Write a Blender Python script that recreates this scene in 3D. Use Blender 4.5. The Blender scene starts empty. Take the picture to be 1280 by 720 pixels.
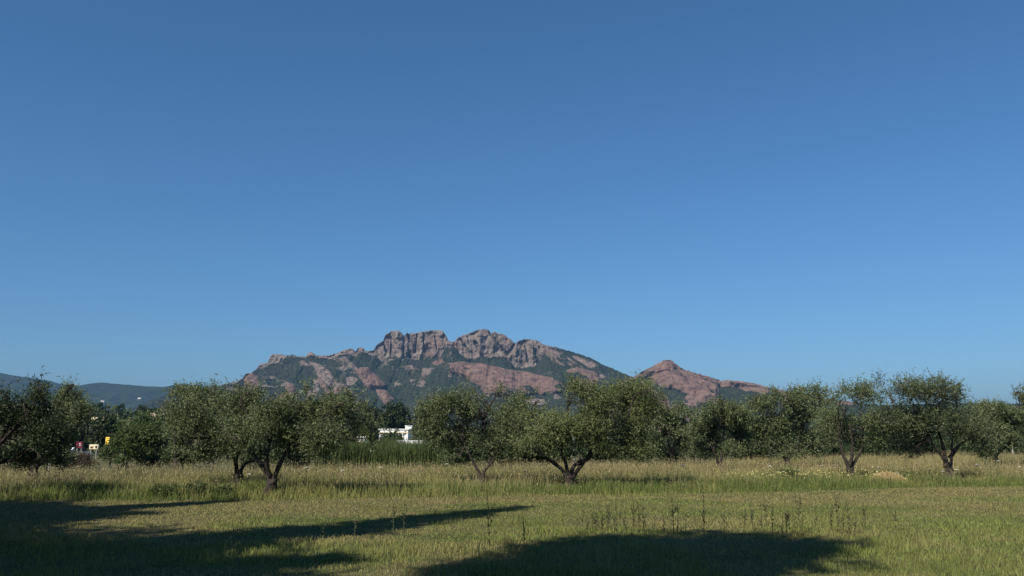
import bpy, math, numpy as np
from mathutils import Vector

SC = bpy.context.scene
COL = SC.collection
R = math.radians

# ------------------------------------------------------------------ camera model
F = 1065.0                      # focal length in photo pixels (1280 wide)
PITCH = R(10.5)
CP, SP = math.cos(PITCH), math.sin(PITCH)
CAMZ = 1.7

def P(px, py, d):
    """world point seen at photo pixel (px,py) at forward distance d"""
    u = (px - 640.0) / F; v = (360.0 - py) / F
    dy = CP - v * SP; dz = SP + v * CP
    return np.array([u * d / dy, d, CAMZ + dz * d / dy])

def proj(x, y, z):
    zz = z - CAMZ
    f = y * CP + zz * SP; up = -y * SP + zz * CP
    return 640 + F * x / f, 360 - F * up / f

cam_d = bpy.data.cameras.new("camera"); cam = bpy.data.objects.new("camera", cam_d)
COL.objects.link(cam); SC.camera = cam
cam_d.sensor_fit = 'HORIZONTAL'; cam_d.sensor_width = 36; cam_d.lens = 36 * F / 1280
cam_d.clip_start = 0.1; cam_d.clip_end = 30000
cam.location = (0, 0, CAMZ); cam.rotation_euler = (R(90) + PITCH, 0, 0)

# ------------------------------------------------------------------ noise
def _h(ix, iy, iz, s):
    n = (ix.astype(np.int64) * 374761393 + iy.astype(np.int64) * 668265263 + iz.astype(np.int64) * 2147483647 + s * 974634777) & 0xffffffff
    n = ((n ^ (n >> 13)) * 1274126177) & 0xffffffff
    n = ((n ^ (n >> 16)) * 2246822519) & 0xffffffff
    return ((n ^ (n >> 15)) & 0xffffff) / float(0xffffff)

def vn(x, y, z=0.0, s=0):
    x = np.asarray(x, float); y = np.asarray(y, float) + x * 0; z = np.asarray(z, float) + x * 0
    x0, y0, z0 = np.floor(x), np.floor(y), np.floor(z)
    fx, fy, fz = x - x0, y - y0, z - z0
    fx = fx * fx * (3 - 2 * fx); fy = fy * fy * (3 - 2 * fy); fz = fz * fz * (3 - 2 * fz)
    r = 0
    for dx in (0, 1):
        for dy in (0, 1):
            for dz in (0, 1):
                w = (fx if dx else 1 - fx) * (fy if dy else 1 - fy) * (fz if dz else 1 - fz)
                r = r + w * _h(x0 + dx, y0 + dy, z0 + dz, s)
    return r

def fbm(x, y, z=0.0, o=4, s=0):
    a, t, r = 0.5, 0, 0
    x = np.asarray(x, float); y = np.asarray(y, float); z = np.asarray(z, float)
    for i in range(o):
        r = r + a * vn(x, y, z, s + i * 17); t += a
        x, y, z = x * 2.03 + 5.1, y * 2.03 + 1.7, z * 2.03 + 3.3; a *= 0.5
    return r / t

def ss(a, b, x):
    t = np.clip((np.asarray(x, float) - a) / (b - a), 0, 1); return t * t * (3 - 2 * t)

# ------------------------------------------------------------------ mesh helpers
def mesh_np(name, V, Fc, mat=None, parent=None, cols=None, floats=None, smooth=False, mats=None, midx=None):
    V = np.asarray(V, np.float32); Fc = np.asarray(Fc, np.int32)
    m = bpy.data.meshes.new(name)
    n, k = Fc.shape
    m.vertices.add(len(V)); m.vertices.foreach_set("co", V.ravel())
    m.loops.add(n * k); m.loops.foreach_set("vertex_index", Fc.ravel())
    m.polygons.add(n); m.polygons.foreach_set("loop_start", np.arange(0, n * k, k, dtype=np.int32))
    m.polygons.foreach_set("use_smooth", np.full(n, smooth, dtype=bool))
    for mm in (mats or [mat]): m.materials.append(mm)
    if midx is not None: m.polygons.foreach_set("material_index", np.asarray(midx, np.int32))
    m.update(calc_edges=True)
    if cols is not None:
        a = m.attributes.new("col", 'FLOAT_COLOR', 'POINT')
        c = np.ones((len(V), 4), np.float32); c[:, :3] = cols
        a.data.foreach_set("color", c.ravel())
    for nm, arr in (floats or {}).items():
        a = m.attributes.new(nm, 'FLOAT', 'POINT'); a.data.foreach_set("value", np.asarray(arr, np.float32))
    return link(name, m, parent)

def link(name, m, parent=None):
    o = bpy.data.objects.new(name, m); COL.objects.link(o)
    if parent is not None: o.parent = parent
    return o

def tag(o, label=None, cat=None, group=None, kind=None):
    if label: o["label"] = label
    if cat: o["category"] = cat
    if group: o["group"] = group
    if kind: o["kind"] = kind
    return o

def thing(name, loc, label, cat, group=None, rz=0.0):
    o = bpy.data.objects.new(name, None); COL.objects.link(o)
    o.location = tuple(float(c) for c in loc); o.rotation_euler = (0, 0, rz)
    o.empty_display_size = 0.3
    return tag(o, label, cat, group)

def children(o):
    return [c for c in COL.objects if c.parent == o]

def dup(root, loc, rz=0.0, sc=(1, 1, 1), label=None, group=None, kids=None):
    r = root.copy(); COL.objects.link(r); r.location = tuple(float(c) for c in loc)
    r.rotation_euler = (0, 0, rz); r.scale = sc
    if label: r["label"] = label
    if group: r["group"] = group
    for c in (kids if kids is not None else children(root)):
        d = c.copy(); COL.objects.link(d); d.parent = r
    return r

class MB:
    """collects quads / boxes / tubes into one mesh"""
    def __init__(s): s.V = []; s.F = []; s.n = 0
    def add(s, V, Fq):
        V = np.asarray(V, float); Fq = np.asarray(Fq, int)
        if Fq.shape[1] == 3: Fq = np.concatenate([Fq, Fq[:, 2:3]], 1)
        s.V.append(V); s.F.append(Fq + s.n); s.n += len(V)
    def box(s, a, b, ch=0.0):
        x0, y0, z0 = a; x1, y1, z1 = b
        V = [(x0,y0,z0),(x1,y0,z0),(x1,y1,z0),(x0,y1,z0),(x0,y0,z1),(x1,y0,z1),(x1,y1,z1),(x0,y1,z1)]
        s.add(V, [(3,2,1,0),(4,5,6,7),(0,1,5,4),(1,2,6,5),(2,3,7,6),(3,0,4,7)])
    def prism(s, pts, y0, y1):
        """outline in x,z extruded along y (quad fan strips on caps)"""
        n = len(pts); V = [(p[0], y0, p[1]) for p in pts] + [(p[0], y1, p[1]) for p in pts]
        Fq = [(i, (i+1) % n, n + (i+1) % n, n + i) for i in range(n)]
        s.add(V, Fq)
        c = np.mean(np.array(pts), 0)
        for y, o in ((y0, 0), (y1, 1)):
            W = [(p[0], y, p[1]) for p in pts] + [(c[0], y, c[1])]
            T = [((i+1) % n, i, n) if o == 0 else (i, (i+1) % n, n) for i in range(n)]
            s.add(W, T)
    def tube(s, pts, rad, sides=7, seed=0, rough=0.0):
        pts = np.asarray(pts, float); n = len(pts)
        rad = np.asarray(rad, float) + np.zeros(n)
        t = np.gradient(pts, axis=0); t /= np.linalg.norm(t, axis=1)[:, None] + 1e-9
        ref = np.array([0.31, 0.87, 0.2]); a = np.cross(t, ref); a /= np.linalg.norm(a, axis=1)[:, None] + 1e-9
        b = np.cross(t, a)
        ang = np.linspace(0, 2 * np.pi, sides, endpoint=False)
        rr = rad[:, None] * np.ones((1, sides))
        if rough:
            ii = np.arange(n)[:, None] + np.zeros((1, sides)); jj = np.arange(sides)[None, :] + np.zeros((n, 1))
            rr = rr * (1 + rough * (vn(ii * 0.7, jj * 1.3, 0, seed) * 2 - 1))
        V = pts[:, None, :] + rr[:, :, None] * (np.cos(ang)[None, :, None] * a[:, None, :] + np.sin(ang)[None, :, None] * b[:, None, :])
        V = V.reshape(-1, 3)
        Fq = []
        for i in range(n - 1):
            for j in range(sides):
                k = (j + 1) % sides
                Fq.append((i*sides + j, i*sides + k, (i+1)*sides + k, (i+1)*sides + j))
        V = np.vstack([V, pts[-1:], pts[:1]])
        top = len(V) - 2; bot = len(V) - 1
        for j in range(sides):
            k = (j + 1) % sides
            Fq.append(((n-1)*sides + j, (n-1)*sides + k, top, top)); Fq.append((k, j, bot, bot))
        s.add(V, Fq)
    def build(s, name, mat, parent=None, smooth=False):
        V = np.vstack(s.V); Fq = np.vstack(s.F)
        m = bpy.data.meshes.new(name)
        faces = [tuple(f) if f[2] != f[3] else tuple(f[:3]) for f in Fq.tolist()]
        m.from_pydata(V.tolist(), [], faces); m.materials.append(mat)
        if smooth:
            m.polygons.foreach_set("use_smooth", np.ones(len(m.polygons), bool))
        m.update()
        return link(name, m, parent)

# ------------------------------------------------------------------ materials
def mat(name, col=None, rough=0.8, spec=0.3):
    m = bpy.data.materials.new(name); m.use_nodes = True
    b = m.node_tree.nodes["Principled BSDF"]
    b.inputs["Roughness"].default_value = rough; b.inputs["Specular IOR Level"].default_value = spec
    if col: b.inputs["Base Color"].default_value = (*col, 1)
    return m

def N(m, t, **kw):
    n = m.node_tree.nodes.new(t)
    for k, v in kw.items(): setattr(n, k, v)
    return n

def L(m, a, b): m.node_tree.links.new(a, b)

def noise_mat(name, c1, c2, scale, rough=0.85, bump=0.0, c3=None, detail=6, dist=0.02):
    m = mat(name, c1, rough); b = m.node_tree.nodes["Principled BSDF"]
    tc = N(m, "ShaderNodeTexCoord"); nz = N(m, "ShaderNodeTexNoise"); nz.inputs["Scale"].default_value = scale
    nz.inputs["Detail"].default_value = detail
    L(m, tc.outputs["Object"], nz.inputs["Vector"])
    cr = N(m, "ShaderNodeValToRGB"); cr.color_ramp.elements[0].position = 0.35; cr.color_ramp.elements[1].position = 0.65
    cr.color_ramp.elements[0].color = (*c1, 1); cr.color_ramp.elements[1].color = (*c2, 1)
    if c3:
        e = cr.color_ramp.elements.new(0.5); e.color = (*c3, 1)
    L(m, nz.outputs["Fac"], cr.inputs["Fac"]); L(m, cr.outputs["Color"], b.inputs["Base Color"])
    if bump:
        bp = N(m, "ShaderNodeBump"); bp.inputs["Strength"].default_value = bump; bp.inputs["Distance"].default_value = dist
        L(m, nz.outputs["Fac"], bp.inputs["Height"]); L(m, bp.outputs["Normal"], b.inputs["Normal"])
    return m

def blade_mat(name, trans=0.25, rough=0.6, spec=0.25):
    """diffuse + translucent leaf whose colour is the leaf's own (attribute col)"""
    m = mat(name, None, rough, spec); nt = m.node_tree; b = nt.nodes["Principled BSDF"]
    at = N(m, "ShaderNodeAttribute", attribute_name="col")
    L(m, at.outputs["Color"], b.inputs["Base Color"])
    tr = N(m, "ShaderNodeBsdfTranslucent"); mx = N(m, "ShaderNodeMixShader"); mx.inputs[0].default_value = trans
    L(m, at.outputs["Color"], tr.inputs["Color"])
    L(m, b.outputs[0], mx.inputs[1]); L(m, tr.outputs[0], mx.inputs[2])
    L(m, mx.outputs[0], nt.nodes["Material Output"].inputs["Surface"])
    return m

M_LEAF = blade_mat("leaf", 0.2, 0.5, 0.2)
M_GRASS = blade_mat("grass_blade", 0.25, 0.6, 0.2)
M_BARK = noise_mat("olive_bark", (0.013, 0.010, 0.008), (0.052, 0.040, 0.031), 9, 0.95, 0.8, dist=0.03)
M_BARK2 = noise_mat("woodland_bark", (0.04, 0.03, 0.022), (0.11, 0.085, 0.065), 6, 0.95, 0.5)

# ------------------------------------------------------------------ ground
def gz(x, y):
    x = np.asarray(x, float); y = np.asarray(y, float)
    z = 0.45 * ss(34, 80, y) * ss(4, 40, x)
    z = z + 0.10 * (fbm(x * 0.11, y * 0.11, 0, 2, 5) - 0.5) * ss(8, 16, y) * (1 - ss(90, 140, y))
    z = z + 16 * ss(170, 480, y) * ss(-40, -110, x) * (1 - ss(900, 1500, y)) 
    return z

def edge(x):      # distance at which the mown grass meets the tall grass
    return np.interp(x, [-24, -16, -6, 0, 7, 22, 34], [28.5, 28, 28, 30, 32.3, 37.5, 41])

def back(x):      # far end of the meadow
    return np.interp(x, [-45, -25, 0, 20, 45, 70], [44, 46, 56, 74, 82, 84])

def build_ground():
    ys = np.concatenate([np.linspace(-60, 5, 14), np.linspace(6, 60, 110), np.linspace(61, 140, 50), np.geomspace(145, 9000, 60)])
    xs = np.linspace(-1, 1, 160); xs = np.sign(xs) * np.abs(xs) ** 1.6
    X = []; Y = []
    for y in ys:
        w = max(70, abs(y) * 1.15)
        X.append(xs * w); Y.append(np.full(len(xs), y))
    X = np.array(X); Y = np.array(Y); Z = gz(X, Y)
    V = np.stack([X, Y, Z], -1).reshape(-1, 3)
    r, c = X.shape
    i = np.arange((r - 1) * c).reshape(r - 1, c)[:, :-1].ravel()
    Fq = np.stack([i, i + 1, i + c + 1, i + c], 1)
    m = mat("field_soil", None, 0.95, 0.1); b = m.node_tree.nodes["Principled BSDF"]
    tc = N(m, "ShaderNodeTexCoord")
    n1 = N(m, "ShaderNodeTexNoise"); n1.inputs["Scale"].default_value = 0.35; n1.inputs["Detail"].default_value = 5
    n2 = N(m, "ShaderNodeTexNoise"); n2.inputs["Scale"].default_value = 9; n2.inputs["Detail"].default_value = 6
    L(m, tc.outputs["Object"], n1.inputs["Vector"]); L(m, tc.outputs["Object"], n2.inputs["Vector"])
    c1 = N(m, "ShaderNodeValToRGB"); e = c1.color_ramp.elements
    e[0].position = 0.35; e[0].color = (0.055, 0.07, 0.022, 1); e[1].position = 0.68; e[1].color = (0.14, 0.115, 0.06, 1)
    c2 = N(m, "ShaderNodeValToRGB"); e = c2.color_ramp.elements
    e[0].position = 0.3; e[0].color = (0.45, 0.45, 0.45, 1); e[1].position = 0.7; e[1].color = (1.2, 1.2, 1.2, 1)
    mx = N(m, "ShaderNodeMix", data_type='RGBA', blend_type='MULTIPLY'); mx.inputs[0].default_value = 1
    L(m, n1.outputs["Fac"], c1.inputs["Fac"]); L(m, n2.outputs["Fac"], c2.inputs["Fac"])
    L(m, c1.outputs["Color"], mx.inputs[6]); L(m, c2.outputs["Color"], mx.inputs[7])
    L(m, mx.outputs[2], b.inputs["Base Color"])
    bp = N(m, "ShaderNodeBump"); bp.inputs["Strength"].default_value = 0.6; bp.inputs["Distance"].default_value = 0.03
    L(m, n2.outputs["Fac"], bp.inputs["Height"]); L(m, bp.outputs["Normal"], b.inputs["Normal"])
    o = mesh_np("ground", V, Fq, m, smooth=True)
    tag(o, kind="structure")
build_ground()

# ------------------------------------------------------------------ grass
rng = np.random.default_rng(7)

def blades(name, x, y, h, w, col, lean=0.35, tipcol=None, head=None, headcol=None, rngs=0, parent=None, hs=1.0):
    """each blade bends once: 5 points, 3 triangles; optional seed head"""
    g = np.random.default_rng(rngs); n = len(x)
    z = gz(x, y) - 0.01
    a = g.uniform(0, 2 * np.pi, n); la = g.uniform(0, 2 * np.pi, n); ll = np.abs(g.normal(0, lean, n))
    wx, wy = np.cos(a) * w / 2, np.sin(a) * w / 2
    dx, dy = np.cos(la) * ll * h, np.sin(la) * ll * h
    V = np.zeros((n, 5, 3))
    V[:, 0] = np.stack([x - wx, y - wy, z], -1); V[:, 1] = np.stack([x + wx, y + wy, z], -1)
    mx, my, mz = x + dx * 0.3, y + dy * 0.3, z + h * 0.55
    V[:, 2] = np.stack([mx - wx * .8, my - wy * .8, mz], -1); V[:, 3] = np.stack([mx + wx * .8, my + wy * .8, mz], -1)
    V[:, 4] = np.stack([x + dx, y + dy, z + h * (1 - 0.25 * np.minimum(ll, 1.5))], -1)
    i = np.arange(n)[:, None] * 5
    Fq = np.concatenate([i + [0, 1, 2], i + [1, 3, 2], i + [2, 3, 4]], 0)
    C = np.repeat(col[:, None, :], 5, 1)
    if tipcol is not None: C[:, 4] = tipcol; C[:, 2:4] = 0.5 * (C[:, 2:4] + tipcol[:, None, :])
    V = V.reshape(-1, 3); C = C.reshape(-1, 3)
    if head is not None:
        sel = np.where(g.random(n) < head)[0]; k = len(sel); t = V.reshape(n, 5, 3)[sel, 4]
        hl = g.uniform(0.04, 0.085, k) * hs; hw = g.uniform(0.009, 0.019, k) * hs; ha = g.uniform(0, 2 * np.pi, k)
        d = np.stack([dx[sel] * .8, dy[sel] * .8, h[sel]], -1) + g.normal(0, .15, (k, 3)) ; d /= np.linalg.norm(d, axis=1)[:, None]
        wv = np.stack([np.cos(ha), np.sin(ha), 0 * ha], -1) * hw[:, None]
        H = np.stack([t - d * hl[:, None] * .3, t + wv + d * hl[:, None] * .2, t - wv + d * hl[:, None] * .2, t + d * hl[:, None]], 1)
        j = len(V) + np.arange(k)[:, None] * 4
        Fq = np.concatenate([Fq, j + [0, 1, 2], j + [1, 3, 2]], 0)
        V = np.concatenate([V, H.reshape(-1, 3)]); C = np.concatenate([C, np.repeat(headcol[sel], 4, 0)])
    return mesh_np(name, V, Fq, M_GRASS, parent, cols=C)

def scatter_fan(n, y0, y1, pw=1.0, half=0.78, extra=2.0):
    """random ground points in front of the viewpoint, wider than the view; pw biases the density to the near part"""
    u = rng.random(n)
    y = (y0 ** pw + u * (y1 ** pw - y0 ** pw)) ** (1 / pw)
    x = (rng.random(n) * 2 - 1) * (y * half + extra)
    return x, y

def mixc(a, b, t): return np.asarray(a)[None, :] * (1 - t[:, None]) + np.asarray(b)[None, :] * t[:, None]

GREEN = (0.134, 0.172, 0.042); OLIVE = (0.208, 0.222, 0.062); STRAW = (0.345, 0.285, 0.142); DRY = (0.25, 0.215, 0.088); DEEP = (0.075, 0.10, 0.027)

def lawn():
    x, y = scatter_fan(620000, 6.5, 44, 0.62)
    k = (y < edge(x) + rng.normal(0, .35, len(x))); x, y = x[k], y[k]
    big = fbm(x * .22, y * .35, 0, 4, 11); small = fbm(x * 1.5, y * 1.5, 0, 3, 21)
    tall = ss(.48, .68, fbm(x * .5, y * .5, 0, 3, 31)) * (1 - ss(16, 24, y)) + 0.9 * ss(3, 7, x - (y - 12) * .2) * (1 - ss(14, 21, y))
    tall = np.clip(tall, 0, 1.2)
    h = (rng.uniform(.022, .062, len(x)) * (1 + 1.2 * (small - .5))) * (1 + 2.0 * tall * rng.random(len(x)))
    dry = np.clip(ss(.41, .60, big * .65 + small * .35 + .10 * ss(18, 28, y)) + rng.normal(0, .2, len(x)) - .35 * tall, 0, 1)
    c = mixc(GREEN, OLIVE, np.clip(rng.normal(.55, .3, len(x)), 0, 1)); c = c * (1 - dry[:, None]) + np.asarray(DRY) * dry[:, None]
    c *= rng.uniform(.7, 1.25, len(x))[:, None]
    w = np.maximum(.006, .0007 * y)
    o = blades("mown_grass", x, y, h, w, c, .6, rngs=1)
    tag(o, "short mown grass of the lawn, green with dry brown patches", "grass", kind="stuff")
    # taller tufts left standing in the near lawn
    cx, cy = scatter_fan(900, 8, 25, 0.7)
    kk = (fbm(cx * .35, cy * .35, 0, 3, 77) + .16 * ss(2, 8, cx - (cy - 12) * .3) - .012 * (cy - 10)) > .50
    cx, cy = cx[kk], cy[kk]
    m = 34
    x = np.repeat(cx, m) + rng.normal(0, .16, len(cx) * m); y = np.repeat(cy, m) + rng.normal(0, .16, len(cx) * m)
    h = rng.uniform(.07, .22, len(x)); c = mixc((.09, .125, .03), (.16, .17, .05), rng.random(len(x))) * rng.uniform(.75, 1.2, len(x))[:, None]
    o = blades("grass_tufts", x, y, h, np.full(len(x), .008), c, .4, rngs=2)
    tag(o, "taller bright green grass tufts left standing in the lawn", "grass", kind="stuff")
lawn()

TRUNKS = [(340, 30.2), (297, 34.5), (602, 37), (711, 35), (899, 51), (1062, 41), (1184, 40.5), (1108, 39.0)]
def clear(x, y, lo):
    """grass is thinner and shorter in the dry shade round the trunks"""
    k = np.ones(len(x))
    for px, d in TRUNKS:
        tx = (px - 640) / F * d; k = np.minimum(k, lo + (1 - lo) * ss(.5, 1.6, np.hypot((x - tx) * 1.3, np.where(y < d, (y - d) * .45, y - d))))
    return k

def meadow():
    # green under-layer
    x, y = scatter_fan(430000, 27, 86, 0.55, .72, 4)
    e = edge(x) + 2.2 * (fbm(x * .5, y * .1, 0, 4, 42) - .5); bk = back(x)
    k = (y > e - .1 + rng.normal(0, .3, len(x))) & (y < bk); x, y, e, bk = x[k], y[k], e[k], bk[k]
    fr = 1 - ss(.5, 11, y - e + 5 * (fbm(x * .2, y * .2, 0, 3, 44) - .5))
    nz = fbm(x * .33, y * .33, 0, 4, 41)
    h = rng.uniform(.2, .52, len(x)) * (.35 + 1.35 * nz)
    h *= .4 + .6 * ss(0, 1.6, y - e)
    h *= clear(x, y, .55)
    c = mixc(DEEP, GREEN, rng.random(len(x))); t = np.clip(1 - fr + rng.normal(.05, .3, len(x)), 0, 1) * .8
    t = np.clip(t + .75 * ss(.45, .68, fbm(x * .4 + 9, y * .4, 0, 3, 43)) - .15, 0, 1)
    c = c * (1 - t[:, None]) + mixc(OLIVE, DRY, rng.random(len(x))) * t[:, None]
    c *= rng.uniform(.75, 1.2, len(x))[:, None]
    w = np.maximum(.012, .0006 * y)
    o = blades("meadow_grass", x, y, h, w, c, .38, rngs=3)
    tag(o, "green and olive grass standing uncut along the mown lawn", "grass", kind="stuff")
    # straw stalks with seed heads
    x, y = scatter_fan(210000, 27, 86, 0.5, .72, 4)
    e = edge(x); bk = back(x)
    dens = ss(.5, 12, y - e + 6 * (fbm(x * .2, y * .2, 0, 3, 44) - .5)) * .9 + .10 + .6 * ss(.48, .68, fbm(x * .35, y * .35, 0, 3, 51)) * ss(0, 2, y - e)
    k = (y > e + rng.random(len(x)) * 1.5) & (y < bk) & (rng.random(len(x)) < dens); x, y = x[k], y[k]
    h = rng.uniform(.3, .88, len(x)) * (.55 + .85 * fbm(x * .3, y * .3, 0, 4, 61)) * clear(x, y, .5)
    gl = ss(.42, .62, fbm(x * .18, y * .25, 0, 3, 63)); c = mixc((.21, .19, .075), STRAW, rng.random(len(x)) * (.45 + .55 * gl)); hc = mixc((.25, .20, .105), (.36, .29, .16), rng.random(len(x)))
    o = blades("dry_grass", x, y, h, np.maximum(.006, .0003 * y), c * .85, .34, tipcol=c, head=.42, headcol=hc, rngs=4)
    tag(o, "tall straw coloured dry grass with seed heads in the meadow", "grass", kind="stuff")
meadow()

# ------------------------------------------------------------------ trees
def catmull(pts, n=5):
    pts = np.asarray(pts, float)
    if len(pts) < 3:
        t = np.linspace(0, 1, n + 1)[:, None]; return pts[0] * (1 - t) + pts[-1] * t
    q = np.vstack([2 * pts[0] - pts[1], pts, 2 * pts[-1] - pts[-2]]); out = []
    for i in range(1, len(q) - 2):
        p0, p1, p2, p3 = q[i-1], q[i], q[i+1], q[i+2]
        for t in np.linspace(0, 1, n, endpoint=False):
            out.append(.5 * ((2*p1) + (-p0+p2)*t + (2*p0-5*p1+4*p2-p3)*t*t + (-p0+3*p1-3*p2+p3)*t**3))
    out.append(q[-2]); return np.array(out)

def foliage(name, blobs, ntwig, lpt, ll, lw, pal, seed, parent, up=.35, thr=.40, gs=1.1, spread=.75, zmin=.25, lean=1.0, outl=(.22, .6), skirt=None, nsub=12):
    """leaves set along many short twigs spread through the crown's lumps; blobs rows: x,y,z,rx,ry,rz"""
    g = np.random.default_rng(seed); B = np.asarray(blobs, float)
    sub = []                       # leafy masses with gaps between them, and outlying sprays
    for b0 in B:
        for q in range(nsub):
            dv = g.normal(0, 1, 3); dv /= np.linalg.norm(dv); rr = g.random() ** .4 * .86
            if q < 4: dv[2] = abs(dv[2]); rr = g.uniform(.78, 1.0)
            f = g.uniform(.20, .36) if q < 4 else g.uniform(.30, .46)
            sub.append([*(b0[:3] + dv * b0[3:6] * rr), *(b0[3:6] * f)])
    core = len(B); B = np.vstack([B * np.array([1, 1, 1, .84, .84, .84]), sub])
    w = (B[:, 3] * B[:, 4] * B[:, 5]) ** (.70); w[:core] *= .35 * w[core:].sum() / w[:core].sum(); w /= w.sum()
    tint = g.uniform(-.28, .28, len(B))
    b = g.choice(len(B), ntwig, p=w)
    d = g.normal(0, 1, (ntwig, 3)); d /= np.linalg.norm(d, axis=1)[:, None]
    r = g.random(ntwig) ** (1 / 2.3)
    p = B[b, :3] + d * r[:, None] * B[b, 3:6]
    q = fbm(p[:, 0] * gs + seed, p[:, 1] * gs, p[:, 2] * gs * 1.3, 3, seed)
    keep = (q > thr + g.normal(0, .03, ntwig)) & (p[:, 2] > zmin)
    if skirt: keep &= p[:, 2] > skirt[0] - skirt[1] * np.hypot(p[:, 0] - skirt[2], p[:, 1] * .6) + g.normal(0, .08, ntwig)
    p, d, q, tb = p[keep], d[keep], q[keep], tint[b[keep]]; n = len(p)
    td = d * lean + g.normal(0, .55, (n, 3)); td[:, 2] += up; td /= np.linalg.norm(td, axis=1)[:, None]
    tl = g.uniform(*outl, n)
    tl = tl * (1 + .45 * (d[:, 2] > .55) * g.random(n))
    t = g.random((n, lpt)) * tl[:, None]
    lp = p[:, None, :] + td[:, None, :] * t[:, :, None]
    ld = td[:, None, :] * .55 + g.normal(0, spread, (n, lpt, 3)); ld /= np.linalg.norm(ld, axis=2)[:, :, None]
    wv = np.cross(ld, g.normal(0, 1, (n, lpt, 3))); wv /= np.linalg.norm(wv, axis=2)[:, :, None] + 1e-6
    sl = (ll * g.uniform(.7, 1.35, (n, lpt)))[:, :, None]; sw = (lw * g.uniform(.7, 1.3, (n, lpt)))[:, :, None]
    V = np.stack([lp, lp + ld * sl * .45 + wv * sw * .5, lp + ld * sl, lp + ld * sl * .45 - wv * sw * .5], 2).reshape(-1, 3)
    m = n * lpt; Fq = np.arange(m * 4).reshape(m, 4)
    a, bcol, c3 = [np.asarray(c) for c in pal]
    tt = np.clip(g.random((n, lpt)) * .7 + (q[:, None] - .5) * .8 + .15 + tb[:, None], 0, 1)[:, :, None]
    C = a * (1 - tt) + bcol * tt
    hi = g.random((n, lpt, 1)) < .08; C = np.where(hi, c3, C) * g.uniform(.8, 1.2, (n, lpt, 1))
    C = np.repeat(C.reshape(m, 1, 3), 4, 1).reshape(-1, 3)
    return mesh_np(name, V, Fq, M_LEAF, parent, cols=C)

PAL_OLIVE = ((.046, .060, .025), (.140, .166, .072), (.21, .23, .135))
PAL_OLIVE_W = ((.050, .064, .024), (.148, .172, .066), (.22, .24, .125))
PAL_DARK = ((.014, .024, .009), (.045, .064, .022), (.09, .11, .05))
PAL_BUSH = ((.035, .055, .016), (.085, .115, .034), (.14, .17, .07))

def olive(label, base, blobs_px, limbs=None, ntwig=3800, pal=PAL_OLIVE, seed=1, trunk_r=.17, fork=None, ll=.086, lw=.030, lpt=10, thr=.405, group=None, cat="olive tree", name="olive_tree", skirt=None):
    bx, d = base
    r0 = P(bx, 557, d); z0 = float(gz(r0[0], d)); root = np.array([r0[0], d, z0])
    t = thing(name, root, label, cat, group)
    def W(px, py, dd=0.0): return P(px, py, d + dd) - root
    g = np.random.default_rng(seed + 500)
    blobs = []
    for bb in blobs_px:
        px, py, rx, ry = bb[:4]; dd = bb[4] if len(bb) > 4 else g.uniform(-.9, .9)
        c = W(px, py, dd); k = d / F
        blobs.append((*(c - (0, 0, .08)), max(.12, rx * k - .15), max(.15, max(rx, ry) * k * .95 - .15), max(.12, ry * k - .18)))
    B = np.array(blobs)
    zc = B[:, 2].mean()
    fk = W(*fork) if fork else np.array([g.normal(0, .1), g.normal(0, .1), min(.85, zc * .35)])
    # trunk: flared base, a gnarled lean, up to the fork
    mb = MB(); pts = catmull([(0, 0, -.15), (fk[0] * .2, fk[1] * .2, fk[2] * .25), (fk[0] * .7 + .03, fk[1] * .7, fk[2] * .65), fk], 4)
    s = np.linspace(0, 1, len(pts)); mb.tube(pts, trunk_r * (1.15 + .55 * (1 - s) ** 3 - .1 * s), 11, seed, .28)
    mb.build("trunk", M_BARK, t, True)
    # limbs
    polys = []
    if limbs:
        for li, lm in enumerate(limbs):
            dd = np.linspace(0, g.uniform(-.5, .5), len(lm))
            pp = np.array([W(q[0], q[1], dd[i]) for i, q in enumerate(lm)])
            polys.append(pp)
    else:
        nl = 4; ang0 = g.uniform(0, 6)
        order = np.argsort(np.arctan2(B[:, 0], B[:, 2] - fk[2])); grp = np.array_split(order, nl)
        for gi in grp:
            if len(gi) == 0: continue
            c = B[gi[len(gi) // 2], :3]; mid = fk * .55 + c * .45 + g.normal(0, .18, 3)
            polys.append(np.array([fk - (0, 0, .05), mid, c]))
    sm = [catmull(pp, 5) for pp in polys]
    mbs = []
    for i, pp in enumerate(sm):
        s = np.linspace(0, 1, len(pp)); m = MB()
        m.tube(pp, trunk_r * (.62 - .48 * s) * g.uniform(.85, 1.05), 8, seed + i, .22); mbs.append(m)
    # boughs from the limbs into every lump, and twigs beyond
    for bi in range(len(B)):
        c = B[bi, :3]; best = min(range(len(sm)), key=lambda i: np.min(np.linalg.norm(sm[i][2:] - c, axis=1)))
        j = 2 + int(np.argmin(np.linalg.norm(sm[best][2:] - c, axis=1) + .25 * np.abs(np.arange(len(sm[best]) - 2) - len(sm[best]) * .6)))
        a = sm[best][j]
        mid = (a + c) / 2 + g.normal(0, .22, 3) + (0, 0, .1)
        c = a + (c - a) * .82; pp = catmull([a, mid, c + g.normal(0, .1, 3)], 4); mbs[best].tube(pp, np.linspace(.034, .02, len(pp)), 5)
        for q in range(5):
            dv = g.normal(0, 1, 3); dv[2] += .5; dv /= np.linalg.norm(dv)
            st = pp[g.integers(len(pp) // 2, len(pp))]; en = c + dv * B[bi, 3:6] * .62
            m2 = (st + en) / 2 + g.normal(0, .1, 3)
            tw = catmull([st, m2, en], 3); mbs[best].tube(tw, np.linspace(.017, .006, len(tw)), 4)
    for m in mbs: m.build("limb", M_BARK, t, True)
    foliage("crown", blobs, int(ntwig * 1.5), lpt, ll, lw, pal, seed, t, thr=thr + .055, gs=.9, skirt=skirt)
    return t

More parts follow.
